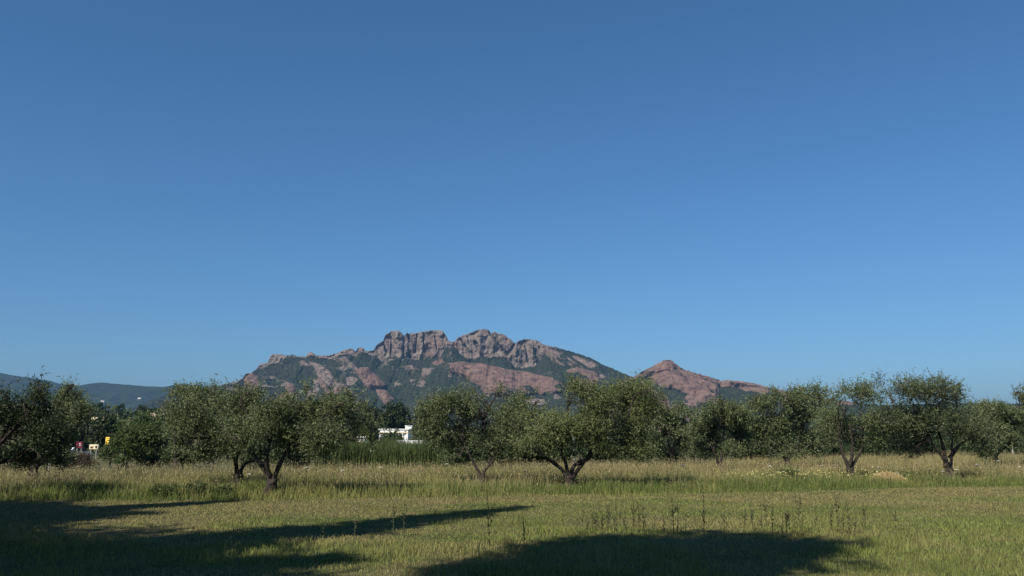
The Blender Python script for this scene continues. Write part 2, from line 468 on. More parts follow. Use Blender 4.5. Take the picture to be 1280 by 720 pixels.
GO = "olive trees standing in the meadow"
olive("dark olive tree cut by the left edge, with a pointed top", (-40, 29), [(4,518,26,22),(50,497,12,18),(50,481,9,12),(46,522,28,24),(15,548,34,28),(60,545,26,26),(30,570,40,13),(66,574,20,8),(-35,520,40,40),(-40,560,40,24),(6,492,8,10),(28,504,12,12)], ntwig=5200, pal=PAL_DARK, seed=3, group=GO, thr=.40)  # darker leaf palette puts the shade of the trees further left into the colour
olive("grey green olive tree behind the dark one by the left edge", (45, 37), [(88,497,18,14),(83,514,24,22),(102,514,11,18),(78,542,20,24),(64,564,24,12),(86,484,7,7),(74,572,20,8)], ntwig=3000, seed=5, group=GO)
olive("olive tree with a low trunk just behind the widest two limbed olive", (297, 34.5), [(262,500,34,22),(240,520,34,26),(222,545,20,26),(270,545,34,28),(300,558,24,20),(255,566,26,13),(232,490,16,11),(285,492,22,14),(215,528,12,14),(300,530,24,20)],
      [[(296,600),(297,592),(291,570),(275,548),(262,525)],[(298,595),(306,580),(318,576),(330,572)],[(297,596),(295,575),(300,548),(288,515)]], ntwig=4600, seed=8, fork=(297,592), trunk_r=.17, group=GO, skirt=(1.5, .35, 0))
olive("widest olive tree, trunk dividing low into two dark leaning limbs", (340, 30.2), [(298,506,30,24),(345,512,34,24),(330,545,36,26),(385,520,34,27),(432,515,32,24),(450,530,25,24),(402,548,32,24),(437,491,12,9),(372,570,20,12),(391,584,7,6),(318,490,16,10),(360,496,16,10),(415,500,16,12),(295,545,24,22),(384,486,6,7),(464,545,10,14),(370,545,24,20)],
      [[(339,607),(336,594),(320,573),(306,556),(284,543),(277,528)],[(341,607),(344,594),(353,574),(362,556),(374,533)],[(306,556),(309,538),(309,518),(299,500)],[(338,597),(333,580),(336,560),(340,540)]], ntwig=6200, seed=11, fork=(340,599), trunk_r=.18, group=GO, skirt=(1.75, .42, 0))
olive("olive tree with a small V shaped trunk, next to the white building", (602, 37), [(545,512,30,20),(530,535,22,20),(575,503,26,22),(603,492,22,14),(610,520,34,30),(640,512,24,26),(560,548,32,26),(563,572,14,9),(612,550,32,18),(580,484,10,12),(624,482,7,12),(585,475,5,5),(640,545,18,16),(590,545,26,20),(615,500,26,18),(640,528,26,24),(598,518,24,24)],
      [[(602,599),(599,591),(590,575),(580,552),(570,530)],[(603,599),(606,588),(616,576),(623,560),(640,536)],[(612,580),(614,560),(606,535),(600,512)]], ntwig=6000, thr=.35, seed=14, fork=(602,594), trunk_r=.15, group=GO, skirt=(1.7, .42, 0))
olive("olive tree with four spreading bare limbs, middle of the row", (711, 35), [(668,510,30,28),(716,492,26,20),(717,477,11,10),(752,502,30,26),(790,495,34,24),(816,512,24,26),(690,540,36,26),(742,538,38,26),(790,540,34,26),(655,556,20,12),(672,488,8,9),(775,478,10,9),(738,482,10,10),(812,482,10,9),(760,562,22,10),(802,560,20,14)],
      [[(710,602),(703,588),(690,577),(676,569),(655,548),(638,526)],[(711,602),(708,582),(702,562),(706,545),(716,522)],[(713,602),(722,588),(733,573),(740,555),(741,540),(765,514)],[(712,598),(718,582),(735,573),(752,550),(785,522)]], ntwig=6400, thr=.36, seed=17, pal=PAL_OLIVE_W, fork=(711,594), trunk_r=.16, group=GO, skirt=(1.9, .45, 0))
olive("shadowy olive behind the straw grass between the middle olives", (838, 60), [(822,516,22,16),(855,524,26,18),(820,535,28,24),(852,550,32,20),(790,520,20,24),(805,560,26,12),(848,508,10,8)], ntwig=3600, seed=20, group=GO, ll=.14, lw=.05)
olive("small slender olive tree standing alone right of centre", (899, 51), [(905,517,26,16),(890,535,24,20),(918,522,22,20),(872,556,11,15),(884,562,12,12),(917,562,14,12),(900,502,12,9),(925,545,14,20),(872,535,12,16)],
      [[(899,588),(896,574),(892,556),(897,532)],[(900,586),(903,564),(905,538),(915,522)],[(900,582),(890,560),(880,545)]], ntwig=3300, seed=23, fork=(899,580), trunk_r=.13, group=GO, skirt=(1.5, .4, 0), ll=.12, lw=.042)
olive("pale olive crown right of the small slender olive, trunk hidden", (985, 54), [(955,508,22,16),(985,558,40,14),(985,500,26,18),(1015,498,26,20),(958,535,26,24),(1000,535,32,24),(1030,520,18,22),(960,558,20,10),(1015,556,24,12),(1002,485,8,6),(940,525,10,16)], ntwig=4200, seed=26, group=GO, ll=.13, lw=.045)
olive("olive tree with a Y shaped trunk just left of the straw heap", (1062, 41), [(1056,500,20,18),(1076,492,22,17),(1050,528,26,24),(1084,524,26,24),(1064,552,28,14),(1054,485,9,9),(1095,545,18,16),(1035,545,16,16)],
      [[(1062,598),(1060,582),(1053,567),(1049,548),(1042,525)],[(1063,598),(1066,582),(1075,566),(1079,550),(1076,524)],[(1062,584),(1066,560),(1062,530)]], ntwig=3300, seed=29, fork=(1062,585), trunk_r=.17, group=GO, skirt=(1.7, .45, 0))
olive("tallest dark olive tree of the right half, broad crown", (1184, 40.5), [(1112,502,26,24),(1130,488,28,16),(1166,488,28,18),(1186,495,22,18),(1099,474,5,10),(1130,526,36,26),(1166,526,34,26),(1202,530,26,22),(1122,556,24,14),(1146,570,18,8),(1172,470,7,8),(1136,474,10,7),(1227,540,18,20),(1195,484,12,8),(1150,550,26,16)],
      [[(1184,596),(1182,580),(1172,563),(1160,546),(1142,525)],[(1185,596),(1189,578),(1190,560),(1192,543),(1205,522)],[(1183,582),(1178,556),(1168,525)],[(1187,572),(1200,556),(1222,542)]], ntwig=5800, seed=32, pal=((.037,.050,.024),(.115,.136,.062),(.19,.205,.125)), fork=(1184,578), trunk_r=.17, group=GO, skirt=(1.7, .42, 0))
olive("low rounded olive behind the tallest right one, near the pale post", (1243, 56), [(1228,514,22,14),(1250,520,24,16),(1238,545,30,20),(1268,528,16,20),(1236,566,16,6),(1215,530,16,20),(1270,550,12,14),(1210,505,8,8)], ntwig=3400, seed=35, group=GO, ll=.13, lw=.046)
olive("thin topped tree at the right edge, crown above its neighbours", (1283, 75), [(1276,490,10,12),(1290,495,18,20),(1290,520,22,20),(1305,510,24,30)], ntwig=1800, seed=38, ll=.16, lw=.06, cat="tree", name="broadleaf_tree", fork=(1283,540))
olive("feathery pale tree top showing left of the low trunked olive", (221, 58), [(222,488,14,9),(228,500,20,14),(215,510,16,16),(225,530,26,22),(228,482,5,4)], ntwig=1900, seed=41, ll=.13, lw=.042, cat="tree", name="broadleaf_tree", thr=.45)

# ------------------------------------------------------------------ trees and shrubs behind the meadow
def wood_tree(label, px, top, d, wpx, seed, pal=PAL_DARK, group=None, name="woodland_tree", cat="tree", foot=0.5, ll=None, ntw=900):
    r0 = P(px, 557, d); z0 = float(gz(r0[0], d)); root = np.array([r0[0], d, z0])
    t = thing(name, root, label, cat, group)
    H = P(px, top, d)[2] - z0; Wd = wpx * d / F / 2
    g = np.random.default_rng(seed); B = []
    for i in range(11):
        a = g.uniform(0, 6.28); f = g.uniform(0, .75); zz = foot + (H - foot) * g.uniform(.12, .86)
        sq = 1 - .5 * abs(zz / H - .45)
        r = Wd * g.uniform(.38, .58)
        B.append((math.cos(a) * f * Wd * sq, math.sin(a) * f * Wd * sq, zz, r, r, min(r * .8, (H - foot) * .3)))
    B.append((0, 0, H - (H - foot) * .22, Wd * .5, Wd * .5, (H - foot) * .22))
    mb = MB(); pts = catmull([(0, 0, -.2), (g.normal(0, .1), 0, H * .3), (g.normal(0, .2), g.normal(0, .2), H * .75)], 4)
    mb.tube(pts, np.linspace(max(.06, H * .03), .03, len(pts)), 7, seed, .15)
    for q in range(6):
        b = B[q]; st = pts[g.integers(2, len(pts) - 2)]
        mb.tube(catmull([st, (st + np.array(b[:3])) / 2 + (0, 0, .15), np.array(b[:3])], 3), np.linspace(.06, .02, 7), 5)
    mb.build("trunk", M_BARK2, t, True)
    ll = ll or max(.16, d * .0032)
    foliage("crown", B, ntw, 10, ll, ll * .5, pal, seed, t, thr=.36, gs=.7 * max(1, 3.5 / (2 * Wd), 3 / H), zmin=.05, outl=(.2 * ll / .16, .55 * ll / .16))
    return t

PAL_RUST = ((.05, .04, .024), (.12, .085, .05), (.17, .125, .08))
PAL_LIGHT = ((.035, .058, .018), (.085, .12, .036), (.13, .165, .06))
PAL_MID = ((.02, .034, .013), (.055, .075, .026), (.10, .12, .055))
GB = "shrubs along the far side of the meadow"
wood_tree("rounded green bush behind the meadow, left of its taller twin", 160, 536, 60, 44, 101, PAL_BUSH, GB, "bush", "bush", .1, .13, 1300)
wood_tree("biggest rounded green bush behind the left part of the meadow", 190, 529, 63, 66, 102, PAL_BUSH, GB, "bush", "bush", .1, .13, 1500)
wood_tree("dark bush under the low trunked olive, at the meadow's far edge", 228, 540, 60, 46, 103, PAL_MID, GB, "bush", "bush", .1, .13, 1100)
wood_tree("reddish brown dry bush in front of the white car", 104, 567.5, 66, 44, 104, PAL_RUST, GB, "bush", "bush", .05, .11, 800)
wood_tree("small green bush hiding the foot of the orange sign", 138, 558, 70, 34, 106, PAL_BUSH, GB, "bush", "bush", .05, .12, 700)
wood_tree("low green bush in the shade of the left edge trees", 34, 556, 52, 80, 105, PAL_MID, GB, "bush", "bush", .05, .12, 1100)
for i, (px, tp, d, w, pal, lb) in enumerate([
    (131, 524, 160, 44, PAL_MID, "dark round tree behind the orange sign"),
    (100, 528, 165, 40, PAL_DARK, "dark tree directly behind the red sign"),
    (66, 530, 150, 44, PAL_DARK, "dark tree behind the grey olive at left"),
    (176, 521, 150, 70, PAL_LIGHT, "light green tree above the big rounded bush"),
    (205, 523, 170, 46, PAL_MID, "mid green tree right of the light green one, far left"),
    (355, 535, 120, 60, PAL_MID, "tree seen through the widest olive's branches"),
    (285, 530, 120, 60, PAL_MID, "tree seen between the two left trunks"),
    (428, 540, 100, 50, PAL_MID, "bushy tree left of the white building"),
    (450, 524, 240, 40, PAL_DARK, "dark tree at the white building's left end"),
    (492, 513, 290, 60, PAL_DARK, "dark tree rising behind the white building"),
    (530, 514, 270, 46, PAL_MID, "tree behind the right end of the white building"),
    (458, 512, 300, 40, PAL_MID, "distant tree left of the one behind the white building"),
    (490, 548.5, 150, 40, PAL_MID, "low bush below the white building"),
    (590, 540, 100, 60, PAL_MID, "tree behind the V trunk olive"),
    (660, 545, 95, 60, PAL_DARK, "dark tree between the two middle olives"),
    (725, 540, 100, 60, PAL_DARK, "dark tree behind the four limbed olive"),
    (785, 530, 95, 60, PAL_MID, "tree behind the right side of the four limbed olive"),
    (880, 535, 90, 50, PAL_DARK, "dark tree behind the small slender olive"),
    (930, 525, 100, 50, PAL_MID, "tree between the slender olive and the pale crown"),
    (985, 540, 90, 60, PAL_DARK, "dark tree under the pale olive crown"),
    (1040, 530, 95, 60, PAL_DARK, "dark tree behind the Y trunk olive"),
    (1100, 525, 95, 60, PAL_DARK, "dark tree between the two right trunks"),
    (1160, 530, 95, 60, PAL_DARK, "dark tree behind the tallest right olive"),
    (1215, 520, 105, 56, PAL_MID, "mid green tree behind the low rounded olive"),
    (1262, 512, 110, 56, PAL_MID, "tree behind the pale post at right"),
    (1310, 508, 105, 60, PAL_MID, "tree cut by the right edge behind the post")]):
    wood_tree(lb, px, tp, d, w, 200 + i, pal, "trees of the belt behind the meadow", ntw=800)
# undergrowth along the back of the meadow
k0 = None
shr = [(-60,548),(-20,550),(330,556),(370,560),(575,556),(620,552),(660,556),(700,556),(745,554),(790,552),(830,556),(872,554),(912,556),(950,554),(990,556),(1030,556),(1075,554),(1120,556),(1165,556),(1210,552),(1255,556),(1300,550)]
for i, (px, tp) in enumerate(shr):
    x = (px - 640) / F * 75; d = float(back(x)) + 5 + (i % 3) * 1.5
    lb = "low dark shrub in the undergrowth at the meadow's far edge"
    if k0 is None or i in (2, 7, 13):
        k0 = wood_tree(lb, px, tp, d, 62, 300 + i, PAL_MID if i != 7 else PAL_DARK, "undergrowth shrubs at the meadow's far edge", "shrub", "shrub", .05, .17, 900); kk = children(k0)
    else:
        x = (px - 640) / F * d
        dup(k0, (x, d, float(gz(x, d))), i * 1.7, (1, 1, 1 + .12 * math.sin(i * 2.3)), kids=kk)

# tall bright green hedge of canes in front of the white building
def cane_hedge():
    n = 26000; g = np.random.default_rng(55)
    px = g.uniform(400, 572, n); d = 60 + g.uniform(0, 4, n); x = (px - 640) / F * d
    z0 = gz(x, d); top = 1.25 + 1.5 * fbm(x * .45, d * .5, 0, 4, 9)
    c = mixc((.05, .07, .024), (.105, .135, .046), np.clip(g.random(n) * .6 + 1.2 * (fbm(x * .9, d * .9, 0, 3, 10) - .3), 0, 1)) * g.uniform(.7, 1.2, n)[:, None]
    o = blades("cane_hedge", x, d, top * g.uniform(.55, 1.1, n), g.uniform(.03, .06, n), c, .18, rngs=56)
    tag(o, "bright green hedge of tall canes below the white building", "hedge")
cane_hedge()

# far woods as one mass
def far_woods():
    g = np.random.default_rng(90); n = 1500
    d = 330 * (1900 / 330) ** g.random(n); px = g.uniform(-350, 1650, n); x = (px - 640) / F * d
    z0 = gz(x, d); Vs = []; Fs = []; Cs = []; m = 46
    for i in range(n):
        h = g.uniform(5, 9.5); r = g.uniform(2.5, 5)
        dd = g.normal(0, 1, (m, 3)); dd /= np.linalg.norm(dd, axis=1)[:, None]; dd *= g.random((m, 1)) ** .35
        c = np.array([x[i], d[i], z0[i] + h * .5]) + dd * (r, r, h * .5)
        a = g.normal(0, 1, (m, 3)); a /= np.linalg.norm(a, axis=1)[:, None]; b = np.cross(a, g.normal(0, 1, (m, 3))); b /= np.linalg.norm(b, axis=1)[:, None]
        s = g.uniform(.5, 1.1, (m, 1)) * (1 + d[i] / 1500)
        Vs.append(np.stack([c - a * s, c + b * s, c + a * s, c - b * s], 1).reshape(-1, 3))
        col = mixc((.018, .03, .012), (.06, .08, .028), g.random(m) * .7 + .3 * g.random()); Cs.append(np.repeat(col, 4, 0))
    V = np.concatenate(Vs); o = mesh_np("far_woods", V, np.arange(len(V)).reshape(-1, 4), M_LEAF, cols=np.concatenate(Cs))
    tag(o, "dark woods covering the plain between meadow and mountain", "woods", kind="stuff")
far_woods()

# ------------------------------------------------------------------ mountain and hills
RIDGE = [(200,497),(225,492),(250,485.5),(275,481.5),(290,478),(302,474),(308,468),(316,467.5),(322,459),(325,455),(335,453.5),(337.6,445.5),(340.5,442.7),(353,443.3),(357,444.8),(364,443.6),(373,445),(382.6,445.6),(385,442),(388,440.2),(391,440.6),(394,444),(404,444.8),(415,443.6),(426,439.4),(431,437.5),(437.5,435.7),(441,436),(444.5,439.4),(446.5,436),(449,434),(454,435),(457,439),(467,438),(471,431),(475,428.5),(479,426),(481,419.7),(484,416.5),(488,414.6),(496.5,413.5),(501,415),(503.6,418),(505,420),(506.5,418),(509,416.3),(519,416.3),(527.5,414.6),(535,413.2),(543,412.7),(549,413),(554,414),(558,419.7),(560.4,426),(567,427.3),(574,421),(580,419),(584,417.4),(592,414.6),(597,412.5),(603.4,411.2),(609,412),(612,413.5),(614,416.5),(616,415),(619,414.8),(623,417),(626,416.5),(630.5,418),(637,423.5),(643.7,429),(649,425.8),(655,423.6),(663,424),(671.5,425.6),(676,428),(681,431.8),(690,433),(698,435),(717.5,440.4),(729,443.8),(739,447.6),(750,454),(763.4,459.7),(773,464),(790,471),(810,480),(840,494),(880,508),(920,520)]
HILL_R = [(740,492),(765,483),(785,474),(803,465.6),(809,462.3),(819,455.8),(827.4,451.2),(833,450),(839,450.2),(845.4,455),(850,461),(868.4,465.6),(885,470.5),(901,475.5),(921,476),(940.6,478.7),(963.5,484.3),(985,489),(1020,496),(1060,502),(1120,510),(1180,518)]
# cliff height in photo px below the ridge
CLIFF = [(200,2),(290,3),(305,10),(318,4),(326,6),(338,14),(352,13),(358,3),(382,3),(388,6),(394,3),(430,8),(448,9),(458,3),(468,9),(482,34),(500,36),(510,33),(520,36),(540,38),(553,36),(560,10),(567,6),(575,22),(588,38),(600,38),(612,36),(625,32),(640,30),(652,38),(668,36),(676,22),(684,6),(700,2),(920,2)]
CLIFF_R = [(740,2),(800,4),(812,12),(838,18),(848,10),(870,8),(920,9),(950,4),(1180,2)]
# bare rock slabs (photo polygons) that stand proud of the scrub, with their relief in metres
SLABS = [
 ([(362,478),(368,481),(372,488),(370,505),(348,508),(352,494),(356,485)], 22),
 ([(446,462),(452,459),(462,460),(467,466),(476,473),(483,481),(484,486),(476,487),(462,486),(454,481),(448,472)], 26),
 ([(470,487),(482,487),(490,493),(497,503),(495,508),(480,506),(474,496)], 20),
 ([(560,455),(580,452),(612,456),(640,462),(668,467),(698,473),(706,477),(700,490),(660,496),(610,496),(596,482),(580,472),(562,466)], 26, .9, .85),
 ([(708,464),(722,460),(745,465),(752,474),(745,486),(722,486),(712,474)], 14),
 ([(398,470),(404,474),(410,484),(416,495),(410,497),(402,484)], 12),
 ([(522,468),(530,467),(536,472),(533,480),(527,478)], 6, .6, .6),
 ([(415,488),(424,486),(430,492),(428,500),(416,500)], 10),
 ([(536,440),(552,446),(556,454),(546,457),(532,450)], 12),
 ([(562,430),(572,428),(574,440),(562,444)], 8),
 ([(303,470),(310,464),(320,466),(324,476),(318,484),(307,488)], 14),
]
SLABS += [   # greyer, half overgrown ribs
 ([(383,450),(398,453),(420,468),(444,492),(425,494),(400,475)], 8, .62, .2), ([(412,446),(430,442),(446,458),(456,470),(440,470),(425,458)], 8, .62, .15),
 ([(495,456),(515,455),(532,464),(510,467)], 5, .55, .3), ([(674,434),(700,438),(735,462),(705,460),(685,450)], 9, .62, .35),
 ([(712,442),(740,450),(752,460),(735,460),(718,450)], 6, .6, .3), ([(318,470),(345,470),(365,478),(340,480)], 5, .5, .3), ([(462,448),(478,446),(505,450),(480,455)], 5, .5, .2)]
GULLIES = [([(504.6,417),(504.2,447)], 1.2), ([(511,418),(512.5,446)], 2.0), ([(529,416),(530,440)], .7), ([(594,427),(604,446)], 2.2), ([(612,415),(622,430),(634,443)], 1.8), ([(645,428),(636,440)], 1.2),
 ([(669,438),(674,456)], 2.4), ([(576,424),(586,440)], 1.2), ([(488,420),(487,446)], .6), ([(521,418),(519,440)], .8), ([(543,420),(546,438)], .5), ([(656,432),(660,452)], .7), ([(478,428),(482,440)], .8)]
SLABS_R = [
 ([(800,466),(822,454),(838,450),(848,458),(862,466),(880,472),(900,480),(898,498),(872,508),(866,496),(846,488),(828,486),(812,476)], 20, .88, .8),
 ([(905,474),(940,480),(960,486),(956,494),(925,488)], 12, .8, .8),
]

def inpoly(px, py, poly, soft):
    """signed distance to a polygon turned into a soft 0..1 mask"""
    pts = np.array(poly, float); n = len(pts); ins = np.zeros(px.shape, bool); dm = np.full(px.shape, 1e9)
    for i in range(n):
        x1, y1 = pts[i]; x2, y2 = pts[(i + 1) % n]
        c = ((y1 > py) != (y2 > py)) & (px < (x2 - x1) * (py - y1) / ((y2 - y1) + 1e-9) + x1); ins ^= c
        ex, ey = x2 - x1, y2 - y1; t = np.clip(((px - x1) * ex + (py - y1) * ey) / (ex * ex + ey * ey), 0, 1)
        dm = np.minimum(dm, np.hypot(px - x1 - t * ex, py - y1 - t * ey))
    sd = np.where(ins, dm, -dm)
    return ss(-soft, soft, sd), sd

def rock_mat(name, pale=1.0):
    m = mat(name, None, 0.95, 0.1); b = m.node_tree.nodes["Principled BSDF"]
    at = N(m, "ShaderNodeAttribute", attribute_name="rock"); rd = N(m, "ShaderNodeAttribute", attribute_name="red")
    tc = N(m, "ShaderNodeTexCoord")
    mp = N(m, "ShaderNodeMapping"); mp.inputs["Scale"].default_value = (1, 1, .6); L(m, tc.outputs["Object"], mp.inputs["Vector"])
    n1 = N(m, "ShaderNodeTexNoise"); n1.inputs["Scale"].default_value = .055; n1.inputs["Detail"].default_value = 8; n1.inputs["Roughness"].default_value = .65
    L(m, mp.outputs["Vector"], n1.inputs["Vector"])
    n2 = N(m, "ShaderNodeTexNoise"); n2.inputs["Scale"].default_value = .11; n2.inputs["Detail"].default_value = 8; n2.inputs["Roughness"].default_value = .7
    L(m, tc.outputs["Object"], n2.inputs["Vector"])
    grey = N(m, "ShaderNodeValToRGB"); e = grey.color_ramp.elements
    e[0].position = .32; e[0].color = (.085, .066, .058, 1); e[1].position = .62; e[1].color = (.215, .178, .152, 1)
    red = N(m, "ShaderNodeValToRGB"); e = red.color_ramp.elements
    e[0].position = .38; e[0].color = (.075, .045, .036, 1); e[1].position = .60; e[1].color = (.205, .120, .092, 1)
    mp3 = N(m, "ShaderNodeMapping"); mp3.inputs["Scale"].default_value = (.35, .35, 2.2); mp3.inputs["Rotation"].default_value = (0, R(8), 0); L(m, tc.outputs["Object"], mp3.inputs["Vector"])
    n3 = N(m, "ShaderNodeTexNoise"); n3.inputs["Scale"].default_value = .05; n3.inputs["Detail"].default_value = 7; n3.inputs["Roughness"].default_value = .68; L(m, mp3.outputs["Vector"], n3.inputs["Vector"])
    av = N(m, "ShaderNodeMix"); av.inputs[0].default_value = .55; L(m, n1.outputs["Fac"], av.inputs[2]); L(m, n3.outputs["Fac"], av.inputs[3])
    L(m, n1.outputs["Fac"], grey.inputs["Fac"]); L(m, av.outputs[0], red.inputs["Fac"])
    rk = N(m, "ShaderNodeMix", data_type='RGBA'); L(m, rd.outputs["Fac"], rk.inputs[0]); L(m, grey.outputs["Color"], rk.inputs[6]); L(m, red.outputs["Color"], rk.inputs[7])
    veg = N(m, "ShaderNodeValToRGB"); e = veg.color_ramp.elements
    e[0].position = .35; e[0].color = (.009, .014, .009, 1); e[1].position = .68; e[1].color = (.046, .052, .030, 1)
    L(m, n2.outputs["Fac"], veg.inputs["Fac"])
    ad = N(m, "ShaderNodeMath", operation='MULTIPLY_ADD'); ad.inputs[1].default_value = 1.1
    L(m, n2.outputs["Fac"], ad.inputs[0]); sb = N(m, "ShaderNodeMath", operation='SUBTRACT'); sb.inputs[1].default_value = .55
    L(m, at.outputs["Fac"], sb.inputs[0]); L(m, sb.outputs[0], ad.inputs[2])
    th = N(m, "ShaderNodeMapRange"); th.inputs["From Min"].default_value = .44; th.inputs["From Max"].default_value = .56
    L(m, ad.outputs[0], th.inputs["Value"])
    fin = N(m, "ShaderNodeMix", data_type='RGBA'); L(m, th.outputs["Result"], fin.inputs[0]); L(m, veg.outputs["Color"], fin.inputs[6]); L(m, rk.outputs[2], fin.inputs[7])
    L(m, fin.outputs[2], b.inputs["Base Color"])
    bp = N(m, "ShaderNodeBump"); bp.inputs["Strength"].default_value = .9; bp.inputs["Distance"].default_value = 5
    L(m, n1.outputs["Fac"], bp.inputs["Height"]); L(m, bp.outputs["Normal"], b.inputs["Normal"])
    return m
M_ROCK = rock_mat("mountain_rock")

def mountain(name, ridge, cliff, slabs, D, foot, px0, px1, step, seed, rockbias, redbase, gullies=()):
    rp = np.array(ridge, float); cp = np.array(cliff, float)
    px = np.arange(px0, px1, step); py = np.interp(px, rp[:, 0], rp[:, 1])
    py = py - 1.1 * (vn(px * .45, px * 0, 0, seed) - .5) - .8 * (vn(px * 1.1, px * 0, 0, seed + 3) - .5)
    u = (px - 640) / F; v = (360 - py) / F
    dyv = CP - v * SP
    yr = D + 60 * (fbm(px * .012, px * 0, 0, 3, seed + 5) - .5)
    xr = u * yr / dyv; zr = CAMZ + (SP + v * CP) * yr / dyv
    mpp = D / F
    ch = np.interp(px, cp[:, 0], cp[:, 1]) * mpp; ch = np.minimum(ch, zr * .6)
    nb, nc, nf = 10, 44, 250
    rows = []
    n = len(px)
    def push(x, y, z, cl, s): rows.append((x, y, z, np.full(n, cl) if np.isscalar(cl) else cl, np.full(n, s)))
    for k in range(nb, 0, -1):        # the side that falls away behind
        t = k / nb; push(xr, yr + 500 * t, zr * (1 - t) ** 1.2 - 4 * t, 0.3, -t)
    for k in range(nc + 1):           # cliff
        t = k / nc; z = zr - ch * t
        rnd = ch * .10 * np.sqrt(np.maximum(t, 0)) + ch * .22 * t
        push(xr, yr - rnd - 4 * math.sqrt(t), z, np.clip(ch / (6 * mpp), 0, 1) * (1 - ss(.85, 1.0, t) * .6), 0.0)
    zb = zr - ch; yb = yr - ch * .32 - 4
    for k in range(1, nf + 1):        # slope down to the plain
        t = (k / nf) ** 1.15; f = (1 - t) ** 1.35
        push(xr, yb + (foot - yb) * t, zb * f - 3 * t, 0.0, t)
    X, Y, Z, CL, T = [np.array([r[i] for r in rows]) for i in range(5)]
    cm = CL * (T <= 0)
    # buttresses and gullies on the cliffs
    PX0, PY0 = proj(X, Y, Z)
    wx = 34 * (fbm(X * .012, Z * .012, 0, 3, seed + 6) - .5)
    but = np.abs(vn((X + wx) * .026, Z * .009, 0, seed + 7) * 2 - 1) + .6 * np.abs(fbm((X + wx) * .06, Z * .03, 0, 3, seed + 9) * 2 - 1) + .5 * fbm(X * .11, Z * .09, 0, 4, seed + 11)
    cliffw = np.where(T == 0, ss(0, 3 * mpp, np.minimum(zr[None] - Z, 1e9)), 0) * np.clip(CL * 1.3, 0, 1)
    Y = Y + 25 * (but - .7) * cliffw
    led = fbm(X * .02, Z * .07, 0, 4, seed + 13); Y = Y + 14 * (led - .5) * cliffw
    gul = np.zeros(X.shape)
    for pts, gw in gullies:
        dm = np.full(X.shape, 1e9)
        for (ax, ay), (bx2, by2) in zip(pts[:-1], pts[1:]):
            ex, ey = bx2 - ax, by2 - ay; tt = np.clip(((PX0 - ax) * ex + (PY0 - ay) * ey) / (ex * ex + ey * ey), 0, 1)
            dm = np.minimum(dm, np.hypot(PX0 - ax - tt * ex, PY0 - ay - tt * ey))
        dm = dm + 1.6 * (fbm(X * .06, Z * .06, 0, 2, seed + 31) - .5)
        gul = np.maximum(gul, 1 - ss(gw * .5, gw * 1.3, dm))
    gul = gul * (T == 0)
    Y = Y + 13 * gul
    # ribs running down and to the right over the slopes
    sl = ss(0, .12, T)
    q = X * .80 + Z * .9
    rib = 1 - np.abs(vn(q * .016, Z * .004 + Y * .001, 0, seed + 15) * 2 - 1); rib2 = 1 - np.abs(fbm(q * .03, Z * .03, 0, 3, seed + 17) * 2 - 1)
    Zd = (26 * (rib - .5) + 4 * (rib2 - .5)) * sl * (1 - ss(.75, 1, T))
    lump = fbm(X * .045, Y * .045, 0, 3, seed + 19) - .5; fine = fbm(X * .085, Y * .085, Z * .085, 2, seed + 21) - .5
    Zd = Zd + (14 * lump + 10 * fine) * ss(0, .06, T)
    Z = Z + Zd * np.minimum(1, Z / 60 + .15)
    PX, PY = proj(X, Y, Z)
    wob = 9 * (fbm(X * .022, Z * .03, 0, 4, seed + 23) - .5)
    rock = cm * (1 - .55 * gul) * (.72 + .6 * fbm(X * .05, Z * .05, 0, 3, seed + 33)) * (1 - .4 * ss(.95, 1.4, but) * (T == 0))
    rock = np.maximum(rock, (ss(.66, .86, rib * .6 + rib2 * .4) * .55 + rockbias) * sl)
    rock = np.maximum(rock, .62 * ss(.60, .72, fbm(X * .02, Z * .035, 0, 4, seed + 39)) * sl)
    red = np.full(X.shape, redbase) + .35 * (fbm(X * .012, Z * .012, 0, 2, seed + 25) - .5)
    for sl_ in slabs:
        poly, rel = sl_[:2]; soft, redv = (sl_[2:] if len(sl_) > 2 else (1.0, .85))
        mk, sd = inpoly(PX + wob, PY + wob * .6, poly, 2.4); mk = mk * (T >= 0)
        rr = np.sqrt(np.clip(sd, 0, 7) / 7) * rel
        st = 16 * (fbm(X * .008, (Z + .12 * X) * .07, 0, 3, seed + 27) - .5) + 9 * (fbm(X * .05, Z * .05, 0, 3, seed + 29) - .5)
        Y = Y - (rr + st) * mk; Z = Z + rr * .25 * mk
        rock = np.maximum(rock, mk * soft * (.72 + .6 * fbm(X * .04, Z * .06, 0, 3, seed + 35) - (1.5 * np.maximum(0, fbm(q * .03, Z * .02, 0, 4, seed + 37) - .45) if soft < .9 else 5.0 * np.maximum(0, fbm(q * .03, Z * .04, 0, 4, seed + 38) - .475)))); red = np.maximum(red, mk * redv)
    # warm orange patch on the cliff's right-hand wall
    mk, _ = inpoly(PX, PY, [(531,424),(548,420),(553,430),(551,438),(536,436)], 3); red = np.maximum(red, mk * .6)
    r, c = X.shape; V = np.stack([X, Y, Z], -1).reshape(-1, 3)
    i = np.arange((r - 1) * c).reshape(r - 1, c)[:, :-1].ravel(); Fq = np.stack([i, i + c, i + c + 1, i + 1], 1)
    o = mesh_np(name, V, Fq, M_ROCK, floats={"rock": rock.ravel(), "red": np.clip(red, 0, 1).ravel()}, smooth=False)
    tag(o, kind="structure"); return o
mountain("mountain", RIDGE, CLIFF, SLABS, 2700, 1750, 200, 920, .8, 400, -.16, .15, GULLIES)
mountain("rocky_hill", HILL_R, CLIFF_R, SLABS_R, 2350, 1700, 742, 1180, 1.0, 450, .12, .75)

